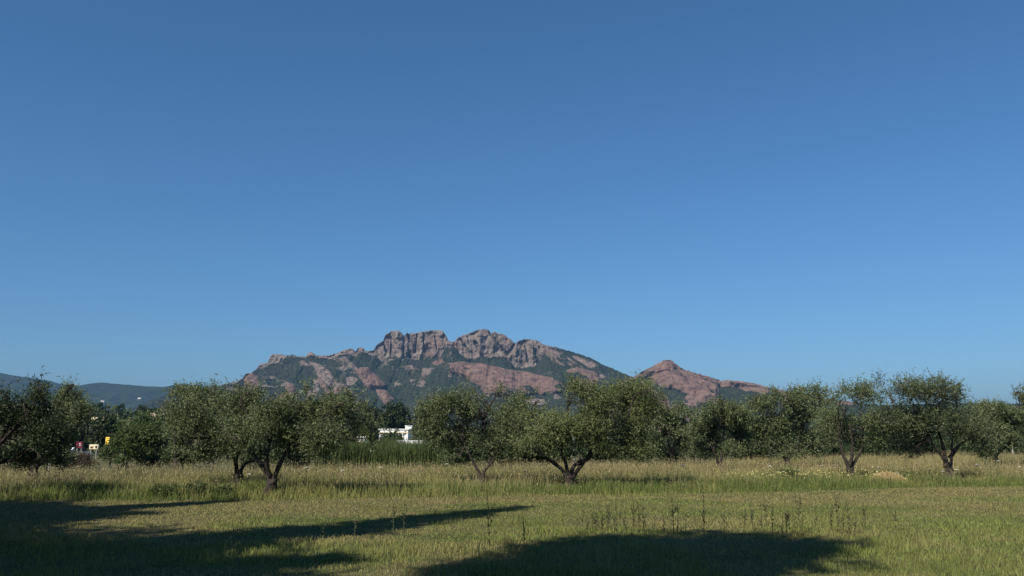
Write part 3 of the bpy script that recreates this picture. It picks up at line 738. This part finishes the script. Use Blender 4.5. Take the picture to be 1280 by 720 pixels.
M_FOREST = noise_mat("hill_forest", (.007, .015, .009), (.032, .048, .024), .03, .95, .6, dist=6)
def wooded_hill(name, ridge, D, foot, px0, px1, step, seed):
    rp = np.array(ridge, float); px = np.arange(px0, px1, step); py = np.interp(px, rp[:, 0], rp[:, 1]) - .5 * (vn(px * .5, px * 0, 0, seed) - .5)
    u = (px - 640) / F; v = (360 - py) / F; dyv = CP - v * SP
    yr = D + 200 * (fbm(px * .006, px * 0, 0, 2, seed + 1) - .5); xr = u * yr / dyv; zr = CAMZ + (SP + v * CP) * yr / dyv
    X = []; Y = []; Z = []
    for t in np.linspace(-1, 0, 12)[:-1]: X.append(xr); Y.append(yr - t * D * .25); Z.append(zr * (1 + t) ** 1.2 - 3)
    for t in np.linspace(0, 1, 70):
        X.append(xr); Y.append(yr + (foot - yr) * t); Z.append(zr * (1 - t) ** 1.15 - 3 * t)
    X, Y, Z = map(np.array, (X, Y, Z)); T = np.clip((yr[None] - Y) / (D - foot), 0, 1)
    s = D / 4500
    amp = ss(.02, .2, T) * (1 - ss(.8, 1, T))
    Z = Z + (90 * s * (fbm(X * .0016 / s, Y * .0016 / s, 0, 3, seed + 2) - .5) + 14 * s * (vn(X * .02 / s, Y * .02 / s, 0, seed + 4) - .5)) * amp
    r, c = X.shape; V = np.stack([X, Y, Z], -1).reshape(-1, 3)
    i = np.arange((r - 1) * c).reshape(r - 1, c)[:, :-1].ravel(); Fq = np.stack([i, i + c, i + c + 1, i + 1], 1)
    o = mesh_np(name, V, Fq, M_FOREST, smooth=True); tag(o, kind="structure"); return V
HILL_L = [(-500,452),(-300,448),(-150,456),(0,466),(20,470),(37,472),(62,476),(77,480),(100,482),(112,479.5),(127,478),(140,479.5),(162,481),(185,483),(207,483.5),(220,480.5),(230,479.5),(255,483),(300,486),(360,492),(430,500)]
VH = wooded_hill("hills", HILL_L, 4600, 2300, -500, 430, 1.6, 600)
wooded_hill("wooded_hill", [(900,520),(960,508),(1040,506),(1130,506),(1200,504),(1245,503.5),(1270,505),(1300,506),(1400,500),(1700,492)], 1500, 700, 900, 1700, 2.0, 620)

# ------------------------------------------------------------------ buildings, vehicles, signs in the gaps
M_WHITE = noise_mat("white_render", (.72, .71, .68), (.82, .81, .78), 1.5, .8)
M_CREAM = noise_mat("cream_paint", (.66, .55, .33), (.74, .62, .40), 2.0, .6)
M_DARK = mat("dark_glass", (.02, .022, .025), .15, .5)
M_TILE = noise_mat("clay_tiles", (.26, .19, .14), (.36, .27, .20), 2.5, .85, .3)
M_ORANGE = mat("orange_plastic", (.85, .36, .03), .4, .4)
M_YELLOW = mat("yellow_plastic", (.90, .58, .10), .4, .4)
M_BROWN = mat("brown_metal", (.12, .045, .02), .5, .4)
M_RED = mat("maroon_paint", (.14, .014, .026), .45, .4)
M_POST = noise_mat("weathered_post", (.32, .29, .25), (.45, .42, .36), 5, .9, .3)
M_METAL = mat("grey_metal", (.25, .25, .26), .4, .5)
M_RUBBER = mat("rubber", (.015, .015, .015), .8, .2)
M_PAINTW = mat("white_car_paint", (.78, .78, .78), .25, .5)
M_BLUE = mat("pale_blue_paint", (.30, .52, .66), .5, .3)

def at(px, py, d):
    p = P(px, py, d); return p[0], p[2]

def flat_house(label, px0, px1, top, d, depth, name="white_building", wins=(), tower=None, cat="building"):
    x0, zt = at(px0, top, d); x1, _ = at(px1, top, d); xc = (x0 + x1) / 2; w = x1 - x0
    z0 = float(gz(xc, d)); H = zt - z0
    t = thing(name, (xc, d, z0), label, cat)
    m = MB(); m.box((-w/2, 0, -.3), (w/2, depth, H)); m.build("wall", M_WHITE, t)
    m = MB(); m.box((-w/2 - .2, -.2, H), (w/2 + .2, depth + .2, H + .18)); m.build("roof", M_WHITE, t)
    m = MB(); m.box((-w/2 - .1, -.12, H - .75), (w/2 + .1, -.003, H - .55)); m.build("cornice", M_CREAM, t)
    for (a, b, c, e) in wins:
        f = MB(); xa, za = at(a, c, d); xb, zb = at(b, e, d); f.box((xa - xc - .06, -.05, zb - z0 - .06), (xb - xc + .06, -.002, za - z0 + .06)); fo = f.build("window", M_WHITE, t)
        f = MB(); f.box((xa - xc, -.07, zb - z0), (xb - xc, -.053, za - z0)); f.build("pane", M_DARK, fo)
    if tower:
        a, b, tp = tower; xa, za = at(a, tp, d); xb, _ = at(b, tp, d); m = MB(); m.box((xa - xc, 1.2, H + .183), (xb - xc, 3.4, za - z0)); m.box((xa - xc - .15, 1.05, za - z0), (xb - xc + .15, 3.55, za - z0 + .12)); m.build("stair_tower", M_WHITE, t)
    return t
flat_house("long white flat roofed building seen between the olives", 474, 510, 537, 205, 9, wins=[(478,481,541.5,545),(485,488,541.5,545),(492,495,541.5,545),(499,502,541.5,545),(505.5,507.5,538.5,543)], tower=(506, 514, 532.5))
flat_house("small white shed glimpsed under the widest olive's crown", 394, 409, 547, 115, 3, "white_shed", wins=[(398,401,552,556)], cat="shed")
flat_house("tiny white hut left of the long white building", 448, 456, 547, 130, 2.5, "white_hut", wins=[(451,452.5,550,553)], cat="hut")

def vehicle(label, px, d, rz, name, cat, Lc, Wc, Hc, van=False):
    x = (px - 640) / F * d; z0 = float(gz(x, d)); t = thing(name, (x, d, z0), label, cat, None, rz)
    if van: prof = [(-Lc/2,.35),(Lc/2,.35),(Lc/2,1.0),(Lc/2-.35,1.25),(Lc/2-.95,Hc-.05),(Lc/2-1.2,Hc),(-Lc/2+.1,Hc),(-Lc/2,Hc-.15)]
    else: prof = [(-Lc/2,.4),(-Lc/2+.1,.25),(Lc/2-.1,.25),(Lc/2,.4),(Lc/2-.05,.72),(Lc/2-1.05,.92),(Lc/2-1.75,Hc-.03),(Lc/2-2.2,Hc),(-Lc/2+.9,Hc-.02),(-Lc/2+.25,.98),(-Lc/2,.9)]
    m = MB(); m.prism(prof, -Wc/2, Wc/2); m.build("body", M_PAINTW, t)
    zz = (1.3, 1.95) if van else (.95, Hc - .1)
    for sy in (-1, 1):
        y = sy * (Wc/2 + .008)
        for a, b in (((-Lc/2+1.0, -.1), (.05, .95)) if not van else ((-Lc/2+.5, -.4), (-.2, Lc/2-1.3))):
            m = MB(); m.box((a, min(y, y - sy*.02), zz[0]), (b, max(y, y - sy*.02), zz[1])); m.build("window", M_DARK, t)
    m = MB(); m.box((-Lc/2 - .012, -Wc/2+.2, zz[0]), (-Lc/2 + .01, Wc/2-.2, zz[1])) if van else m.add([(-Lc/2+.28,-Wc/2+.15,1.02),(-Lc/2+.28,Wc/2-.15,1.02),(-Lc/2+.80,Wc/2-.2,Hc-.06),(-Lc/2+.80,-Wc/2+.2,Hc-.06)] + np.array([-.03, 0, .03]), [(0,1,2,3)]); m.build("rear_window", M_DARK, t)
    for wx in (-Lc/2 + .8, Lc/2 - .8):
        for sy in (-1, 1):
            m = MB(); a = np.linspace(0, 2*np.pi, 18, endpoint=False); m.prism([(wx + .32*math.cos(q), .32 + .32*math.sin(q)) for q in a], sy*Wc/2 - .1, sy*Wc/2 + .05); wo = m.build("wheel", M_RUBBER, t)
            m = MB(); m.prism([(wx + .19*math.cos(q), .32 + .19*math.sin(q)) for q in a], sy*Wc/2 + (.052 if sy > 0 else -.11), sy*Wc/2 + (.065 if sy > 0 else -.103)); m.build("rim", M_METAL, wo)
    for sy in (-1, 1):
        m = MB(); m.box((-Lc/2 - .015, sy*Wc*.38 - .12, .74), (-Lc/2 + .01, sy*Wc*.38 + .12, .88)); m.build("tail_light", M_RED, t)
    return t
vehicle("white van whose roof shows above the cane hedge", 519, 118, 0.0, "van", "van", 4.9, 1.9, 2.45, True)
vehicle("white car half hidden by the reddish brown bush", 105, 122, R(70), "parked_car", "car", 4.2, 1.75, 1.5)

def sign_board(name, label, px0, px1, py0, py1, d, m_face, depth, m_side, posts, marks):
    x0, zt = at(px0, py0, d); x1, zb = at(px1, py1, d); xc = (x0 + x1) / 2; w = x1 - x0; z0 = float(gz(xc, d))
    t = thing(name, (xc, d, z0), label, "sign")
    m = MB(); m.box((-w/2, 0, zb - z0), (w/2, depth, zt - z0)); m.build("cabinet", m_side, t)
    m = MB(); m.box((-w/2 + .02, -.03, zb - z0 + .02), (w/2 - .02, -.003, zt - z0 - .02)); m.build("face_panel", m_face, t)
    h = zt - zb
    for (a, b, c, e, mm) in marks:
        m = MB(); m.box((-w/2 + a*w, -.05, zb - z0 + c*h), (-w/2 + b*w, -.033, zb - z0 + e*h)); m.build("marking", mm, t)
    for q in posts:
        m = MB(); m.tube([(q*w, depth/2, -.2), (q*w, depth/2, zb - z0)], .06, 8); m.build("post", M_METAL, t)
    return t
o = sign_board("totem_sign", "orange and yellow box sign with dark side on a post", 131.3, 137.6, 546.2, 556.6, 112, M_YELLOW, .9, M_BROWN, (0,), [(.1,.55,.30,.52,M_ORANGE),(.35,.9,.55,.72,M_ORANGE),(.1,.9,.80,.88,M_ORANGE)])
o.rotation_euler = (0, 0, R(-28))
o = sign_board("red_sign", "small maroon sign board above the white car", 95.5, 102.6, 552, 560, 118, M_RED, .18, M_RED, (-.35, .35), [(.5,.72,.6,.72,M_WHITE),(.55,.8,.35,.45,M_WHITE)])
sign_board("cream_sign", "cream billboard with dark square between red and orange signs", 111.8, 122.6, 555.6, 561.6, 116, M_CREAM, .15, M_WHITE, (-.3, .3), [(.68,.90,.22,.72,M_DARK),(.12,.45,.2,.5,M_BROWN),(.2,.55,.55,.62,M_BROWN)])
sign_board("blue_sign", "pale blue board glimpsed through the four limbed olive", 715.2, 719.2, 545.5, 553, 70, M_BLUE, .05, M_METAL, (0,), [(.2,.8,.55,.62,M_WHITE)])

def pole(label, px, top, d, r):
    x, zt = at(px, top, d); z0 = float(gz(x, d)); m = MB(); m.tube([(0, 0, -.2), (.01, 0, (zt - z0) * .5), (.02, 0, zt - z0)], [r * 1.1, r, r * .85], 9, 1, .06)
    o = m.build("fence_post", M_POST, None, True); o.location = (x, d, z0); tag(o, label, "post", "pale posts behind the meadow")
pole("pale slim post at the meadow's far right", 1263, 538, 78, .075)
pole("short pale post under the left edge trees", 63, 561, 44, .035)

def far_house(label, px, py, wpx, hpx, d=None, rz=0.2, roofm=None):
    if d is None:
        a, b = proj(VH[:, 0], VH[:, 1], VH[:, 2]); k = int(np.argmin((a - px) ** 2 + (b - py) ** 2 + 1e-6 * VH[:, 1])); p = VH[k]; x, d, z0 = p
    else:
        x = (px - 640) / F * d; z0 = float(gz(x, d))
    w = wpx * d / F; h = hpx * d / F
    if d < 2000: h = P(px, py, d)[2] - z0
    t = thing("house", (x, d, z0), label, "house", None, rz)
    m = MB(); m.box((-w/2, -w*.3, -h), (w/2, w*.3, h * .72)); m.build("wall", M_WHITE, t)
    m = MB(); m.prism([(-w*.33, h*.722), (w*.33, h*.722), (0, h * 1.05)], -w*.54, w*.54); ro = m.build("roof", M_TILE if roofm is None else roofm, t); ro.rotation_euler = (0, 0, R(90))
    for k in (-.28, 0, .28):
        m = MB(); m.box((k*w - w*.06, -w*.3 - .06, h*.25), (k*w + w*.06, -w*.3 - .003, h*.52)); m.build("window", M_DARK, t)
far_house("tiny white house on the blue hill, left one of two", 128, 502, 4.2, 1.9, None, .3, M_TILE)
far_house("tiny white house on the blue hill, right one of two", 174, 498.5, 4.2, 1.6, None, -.2, M_TILE)
far_house("tile roofed house above the light green tree", 202, 517.5, 16, 5, 300, .1)
far_house("pale house showing over the dark round tree by the orange sign", 131, 522.5, 20, 5, 280, -.1, M_CREAM)

# ------------------------------------------------------------------ straw heap, flowers and weeds
def straw_heap():
    x, z = at(1108, 590, 39.3); d = 39.3; z0 = float(gz(x, d)); g = np.random.default_rng(70); n = 5200
    t = thing("straw_heap", (x, d, z0), "low pale heap of cut straw in the meadow", "straw heap")
    a = g.uniform(0, 6.28, n); r = np.sqrt(g.random(n)); hx, hy = np.cos(a) * r * 1.0, np.sin(a) * r * .7
    hz = .46 * (1 - r ** 2) * (.8 + .4 * fbm(hx * 3, hy * 3, 0, 2, 3)); c = np.stack([hx, hy, hz], -1)
    dv = g.normal(0, 1, (n, 3)) * (1, 1, .35); dv /= np.linalg.norm(dv, axis=1)[:, None]; wv = np.cross(dv, g.normal(0, 1, (n, 3))); wv /= np.linalg.norm(wv, axis=1)[:, None]
    l = g.uniform(.08, .2, (n, 1)); w = .012
    V = np.stack([c - dv*l, c + wv*w, c + dv*l, c - wv*w], 1).reshape(-1, 3)
    C = np.repeat(mixc((.38, .29, .13), (.62, .50, .26), g.random(n)), 4, 0)
    mesh_np("straw", V, np.arange(n*4).reshape(-1, 4), M_GRASS, t, cols=C)
    m = MB(); aa = np.linspace(0, 6.28, 20, endpoint=False)
    for k in range(5):
        r0, r1 = 1 - k/5, 1 - (k+1)/5
        for q in range(20):
            p = []
            for rr, ang in ((r0, aa[q]), (r0, aa[(q+1) % 20]), (r1, aa[(q+1) % 20]), (r1, aa[q])): p.append((math.cos(ang)*rr*.95, math.sin(ang)*rr*.65, .42*(1-rr**2) - .03))
            m.add(p, [(0, 1, 2, 3)])
    m.build("mound", noise_mat("straw_mass", (.30, .23, .11), (.46, .36, .18), 14, .95, .5), t)
straw_heap()

def meadow_forbs():
    g = np.random.default_rng(66); n = 1500
    x, y = scatter_fan(n * 3, 28, 60, .5, .7, 3); e = edge(x); k = (y > e + .3) & (y < e + 3 + 11 * g.random(len(x))) & (fbm(x * .3, y * .3, 0, 3, 67) > .47); x, y = x[k][:n], y[k][:n]; n = len(x); m = 26
    h = g.uniform(.25, .62, n); z = gz(x, y); t = g.random((n, m)) ** .7
    c = np.stack([x[:, None] + g.normal(0, .10, (n, m)), y[:, None] + g.normal(0, .10, (n, m)), z[:, None] + t * h[:, None]], -1).reshape(-1, 3)
    a = g.normal(0, 1, (n * m, 3)) + (0, 0, .5); a /= np.linalg.norm(a, axis=1)[:, None]; b = np.cross(a, g.normal(0, 1, (n * m, 3))); b /= np.linalg.norm(b, axis=1)[:, None]
    l = g.uniform(.03, .075, (n * m, 1)); V = np.stack([c, c + a*l*.5 + b*l*.22, c + a*l, c + a*l*.5 - b*l*.22], 1).reshape(-1, 3)
    tone = np.repeat(g.random(n), m); C = mixc((.045, .065, .02), (.12, .14, .045), np.clip(tone * .8 + g.normal(.1, .15, n * m), 0, 1))
    rs = np.repeat(g.random(n) < .12, m); C[rs] = mixc((.13, .08, .045), (.20, .14, .07), g.random(rs.sum()))
    o = mesh_np("meadow_forbs", V, np.arange(len(V)).reshape(-1, 4), M_GRASS, cols=np.repeat(C, 4, 0))
    tag(o, "leafy wild plants growing through the uncut grass under the olives", "wild plants", kind="stuff")
meadow_forbs()

def yellow_flowers():
    g = np.random.default_rng(71); n = 700
    px = np.where(g.random(n) < .7, g.normal(1000, 55, n), g.uniform(930, 1130, n)); d = 37 + np.abs(g.normal(0, 3.5, n)) + (px - 960) * .012
    x = (px - 640) / F * d; z = gz(x, d) + g.uniform(.35, .62, n); c = np.stack([x, d, z], -1)
    up = g.normal(0, .5, (n, 3)); up[:, 2] += 1; up[:, 1] -= .5; up /= np.linalg.norm(up, axis=1)[:, None]
    a = np.cross(up, g.normal(0, 1, (n, 3))); a /= np.linalg.norm(a, axis=1)[:, None]; b = np.cross(up, a); s = g.uniform(.014, .034, (n, 1))
    V = np.stack([c - a*s, c - b*s, c + a*s, c + b*s], 1); V2 = np.stack([c - a*.004, c + a*.004, c + a*.004 - [0, 0, .4], c - a*.004 - [0, 0, .4]], 1)
    C = np.repeat(mixc((.55, .45, .12), (.62, .56, .30), g.random(n)), 4, 0); C2 = np.repeat(mixc(GREEN, OLIVE, g.random(n)), 4, 0)
    VV = np.concatenate([V.reshape(-1, 3), V2.reshape(-1, 3)])
    o = mesh_np("yellow_flowers", VV, np.arange(len(VV)).reshape(-1, 4), M_GRASS, cols=np.concatenate([C, C2]))
    tag(o, "pale yellow flowers scattered in the meadow by the straw heap", "flowers", kind="stuff")
yellow_flowers()

M_STEM = noise_mat("weed_stem", (.035, .042, .018), (.10, .105, .045), 12, .85)
M_UMBEL = mat("white_petals", (.72, .72, .64), .7, .2)
def weed_mesh(seed, h):
    g = np.random.default_rng(seed); m = MB()
    def stalk(b, dirv, hh, r):
        pts = catmull([b, b + dirv * hh * .5 + g.normal(0, .012, 3), b + dirv * hh], 4); m.tube(pts, np.linspace(r * .95, r * .4, len(pts)), 4)
        for k in range(int(hh / .028)):
            t = g.uniform(.12, 1); p = pts[int(t * (len(pts) - 1))] + g.normal(0, .006, 3); a = g.uniform(0, 6.28); l = g.uniform(.03, .07) * (1.25 - t)+.015
            dv = np.array([math.cos(a), math.sin(a), g.uniform(.2, 1.1)]); dv /= np.linalg.norm(dv); sv = np.cross(dv, (0, 0, 1)) * l * .22
            m.add([p, p + dv*l*.5 + sv, p + dv*l, p + dv*l*.5 - sv], [(0, 1, 2, 3)])
    stalk(np.zeros(3), np.array([g.normal(0, .06), g.normal(0, .06), 1]), h, .007)
    for k in range(g.integers(2, 5)):
        z = h * g.uniform(.25, .6); a = g.uniform(0, 6.28); stalk(np.array([0, 0, z]), np.array([math.cos(a) * .35, math.sin(a) * .35, .95]), h * g.uniform(.25, .45), .004)
    o = m.build("weed_stalk", M_STEM); return o
protos = [weed_mesh(s, h) for s, h in ((1, .55), (2, .72), (3, .42), (4, .62), (5, .82))]
spots = [(722,668),(729,664),(735,668),(741,660),(746,666),(753,670),(760,664),(768,668),(776,662),(783,668),(792,664),(800,668),(806,664),(842,668),(932,668),(940,664),(951,668),(958,662),(966,668),(985,668),(1004,668),(1020,666),(1040,668),(1048,664),(1055,668),(1062,666),(1070,669),(1078,664),(905,664),(880,668),(492,672),(505,672),(598,692),(612,688),(655,690),(442,686),(404,680),(1120,665),(1000,640),(770,646)] + [(int(q), int(w2)) for q, w2 in zip(np.random.default_rng(5).normal(790, 36, 14), np.random.default_rng(6).uniform(660, 672, 14))] + [(int(q), int(w2)) for q, w2 in zip(np.random.default_rng(8).uniform(925, 1085, 10), np.random.default_rng(9).uniform(662, 672, 10))]
g = np.random.default_rng(81)
for i, (px, py) in enumerate(spots):
    v = (360 - py) / F; d = CAMZ * (CP - v * SP) / -(SP + v * CP)
    x = (px - 640) / F * (d * CP - CAMZ * SP) * 1.0
    o = protos[i] if i < 5 else protos[int(g.integers(0, 5))].copy()
    if i >= 5: COL.objects.link(o)
    o.location = (x, d, float(gz(x, d)) - .01); o.rotation_euler = (0, 0, float(g.uniform(0, 6.28))); s = float(g.uniform(.7, 1.25)); o.scale = (s, s, s)
    tag(o, "dark thin weed stalk with small leaves standing out of the lawn", "weed", "weed stalks on the lawn")

def umbel(h, seed):
    g = np.random.default_rng(seed); t = thing("wild_carrot", (0, 0, 0), "white flat topped wild carrot flower on a thin stem in the meadow", "wildflower", "white umbel flowers in the meadow")
    m = MB(); m.tube(catmull([(0, 0, 0), (.02, .01, h * .5), (.0, .02, h)], 4), .005, 4)
    for k in range(9):
        a = k * .7; m.tube([(0, .02, h - .06), (math.cos(a) * .06, .02 + math.sin(a) * .06, h)], .003, 3)
    m.build("stem", M_STEM, t)
    m = MB()
    for k in range(40):
        a = g.uniform(0, 6.28); r = math.sqrt(g.random()) * .085; c = np.array([math.cos(a) * r, .02 + math.sin(a) * r, h + .015 - r * r * 3])
        s = .016; q = g.normal(0, .005, (4, 3)); m.add(np.array([c + (s, 0, 0), c + (0, s, .003), c + (-s, 0, 0), c + (0, -s, -.003)]) + q, [(0, 1, 2, 3)])
    m.build("flower_head", M_UMBEL, t); return t
um = [umbel(.75, 1), umbel(.6, 2)]; uk = [children(u) for u in um]
us = [(1210,44),(1184,40),(1236,46),(1166,37.3),(1183,39.3),(1247,48),(1020,44),(1035,46),(1065,47),(955,45),(1262,43),(1215,47),(690,46),(655,38),(560,40),(480,42),(434,36),(240,39),(68,34),(318,34),(850,38),(1090,41),(1135,46),(1110,40),(760,41),(990,40),(390,34),(1275,40)]
for i, (px, d) in enumerate(us):
    x = (px - 640) / F * d; p = (x, d, float(gz(x, d)))
    if i < 2: um[i].location = p
    else: dup(um[i % 2], p, i * 1.3, (1 + .2 * math.sin(i),) * 3, kids=uk[i % 2])

# dark leafy weeds at the foot of the meadow, left
for i, (px, d, top, w, lb) in enumerate([(212, 29.2, 609, 44, "leafy green weed clump at the mown edge, left of its taller neighbour"), (250, 29.6, 603, 46, "tallest leafy weed clump at the mown edge, left of the trunks"), (284, 29.2, 611, 30, "small leafy weed clump nearest the widest olive's trunk"), (985, 39, 586, 50, "leafy green weed clump below the pale olive crown")]):
    wood_tree(lb, px, top, d, w, 500 + i, ((.05,.07,.02),(.10,.13,.04),(.15,.16,.07)), "leafy weed clumps in the meadow", "weed_clump", "weeds", .03, .06, 420)

# ------------------------------------------------------------------ trees beside and behind the viewpoint that throw the long shadows
def shade_tree(name, label, x, y, H, blobs, seed, ntw=2200):
    t = thing(name, (x, y, float(gz(x, y))), label, "tree", "tall trees beside and behind the viewpoint")
    mb = MB(); mb.tube(catmull([(0, 0, -.3), (.1, 0, H * .4), (0, .1, H * .85)], 5), np.linspace(.28, .06, 11), 10, seed, .15)
    for b in blobs: mb.tube(catmull([(0, 0, b[2] * .75), (b[0] * .5, b[1] * .5, b[2] * .9), b[:3]], 3), np.linspace(.1, .03, 7), 6)
    mb.build("trunk", M_BARK2, t, True)
    foliage("crown", blobs, ntw, 9, .24, .11, PAL_DARK, seed, t, thr=.22, gs=.6, zmin=.8, outl=(.2, .5)); return t
EL = 44.0; AZ = 35.0       # sun height; shadows run AZ degrees right of straight ahead
SX, SY = math.sin(R(AZ)), math.cos(R(AZ)); CT = 1 / math.tan(R(EL))
def cone(H, r, zlo=1.0, n=9):
    return [(0, 0, zlo + (H - zlo) * (i + .5) / n, max(.35, r * (1 - .92 * (i + .2) / n)), max(.35, r * (1 - .92 * (i + .2) / n)), (H - zlo) / n * .75) for i in range(n)]
def caster(tx, ty, H): return tx - H * CT * SX, ty - H * CT * SY      # tree foot whose top shades (tx,ty)
x, y = caster(.2, 24.0, 17.5); shade_tree("cypress_tree", "tall pointed cypress left of the lawn, outside the view", x, y, 17.5, cone(17.5, 2.6, 1, 13), 700, 5600)
x, y = caster(-8.8, 28.2, 16); shade_tree("cypress_tree", "second pointed cypress further left of the lawn, outside the view", x, y, 16, cone(16, 3.0, 1, 12), 701, 5200)
x, y = caster(3.6, 17.2, 20)
def across(e, z, rx, rz): return (e * SY, -e * SX, z, rx, rx, rz)
shade_tree("broadleaf_tree", "wide crowned tree behind the viewpoint shading the near lawn", x, y, 20,
           [across(.8, 18.4, 1.9, 1.5), across(1.9, 18.6, 1.4, 1.3), across(-.7, 17.4, 1.1, 1.2), across(1.0, 16.4, 2.4, 1.8), across(2.2, 17.0, 1.2, 1.6), across(.2, 15.0, 2.0, 1.8), across(1.9, 14.8, 1.7, 1.9), across(1, 13, 2.4, 1.8), across(1, 11, 2.2, 1.6)], 702, 5200)
for i, (tx, ty, H, r) in enumerate([(-7.5, 17.5, 15, 3.2), (-13.5, 24.2, 15, 3.2), (-5.4, 13.6, 15, 2.2), (-11, 19.5, 15, 3.4), (-17, 26.5, 16, 3.4), (-13, 26.0, 16, 3.0), (-10.5, 23, 15, 2.2), (-14.5, 28, 16, 2.6), (-3.0, 13.9, 15, 1.5), (-4.6, 12.4, 15, 2.0)]):
    x, y = caster(tx, ty, H)
    shade_tree("broadleaf_tree", "leafy tree in the row left of the lawn, outside the view", x, y, H, [(0,0,H-1.8,r*.75,r*.75,1.8),(-r*.4,.3,H-3.4,r*.7,r*.7,2),(r*.4,-.3,H-3.6,r*.7,r*.7,2),(0,0,H-6,r,r,2.8),(0,0,H-9,r*.95,r*.95,2.6),(0,0,3.2,r*.9,r*.9,2.8)], 710 + i, 4200)

# ------------------------------------------------------------------ light, sky, haze
sun_d = bpy.data.lights.new("sun", 'SUN'); sun_d.energy = 4.3; sun_d.angle = R(.5); sun_d.color = (1, .93, .82)
sun = bpy.data.objects.new("sun", sun_d); COL.objects.link(sun)
to_sun = Vector((-SX * math.cos(R(EL)), -SY * math.cos(R(EL)), math.sin(R(EL))))
sun.rotation_euler = to_sun.to_track_quat('Z', 'Y').to_euler(); sun.location = (0, 0, 60)
w = bpy.data.worlds.new("World"); SC.world = w; w.use_nodes = True
bg = w.node_tree.nodes["Background"]; sky = w.node_tree.nodes.new("ShaderNodeTexSky"); sky.sky_type = 'NISHITA'
sky.sun_disc = False; sky.sun_elevation = R(EL); sky.sun_rotation = math.atan2(-SX, -SY) % (2 * math.pi)
sky.air_density = 1.0; sky.dust_density = 0.0; sky.ozone_density = 9.6; sky.altitude = 0
hs = w.node_tree.nodes.new("ShaderNodeHueSaturation"); hs.inputs["Hue"].default_value = .495; hs.inputs["Saturation"].default_value = 1.06
w.node_tree.links.new(sky.outputs[0], hs.inputs["Color"]); w.node_tree.links.new(hs.outputs[0], bg.inputs[0]); bg.inputs[1].default_value = 0.064

def haze():
    m = bpy.data.materials.new("haze_air"); m.use_nodes = True; nt = m.node_tree; nt.nodes.remove(nt.nodes["Principled BSDF"])
    pv = nt.nodes.new("ShaderNodeVolumePrincipled"); pv.inputs["Color"].default_value = (.11, .24, .42, 1); pv.inputs["Density"].default_value = 1.2e-4
    pv.inputs["Density Attribute"].default_value = ""; pv.inputs["Anisotropy"].default_value = 0.0
    nt.links.new(pv.outputs[0], nt.nodes["Material Output"].inputs["Volume"])
    b = MB(); b.box((-10500, -200, -12), (10500, 9300, 440)); o = b.build("haze", m); tag(o, "thin blue air between the meadow and the mountain", "haze", kind="stuff")
haze()

SC.view_settings.view_transform = 'Standard'; SC.view_settings.look = 'None'; SC.view_settings.exposure = 0.8; SC.view_settings.gamma = 1.0
SC.render.engine = 'CYCLES'; cy = SC.cycles; cy.use_denoising = True
cy.max_bounces = 5; cy.diffuse_bounces = 3; cy.glossy_bounces = 1; cy.transmission_bounces = 3; cy.volume_bounces = 0; cy.transparent_max_bounces = 4
cy.volume_max_steps = 16
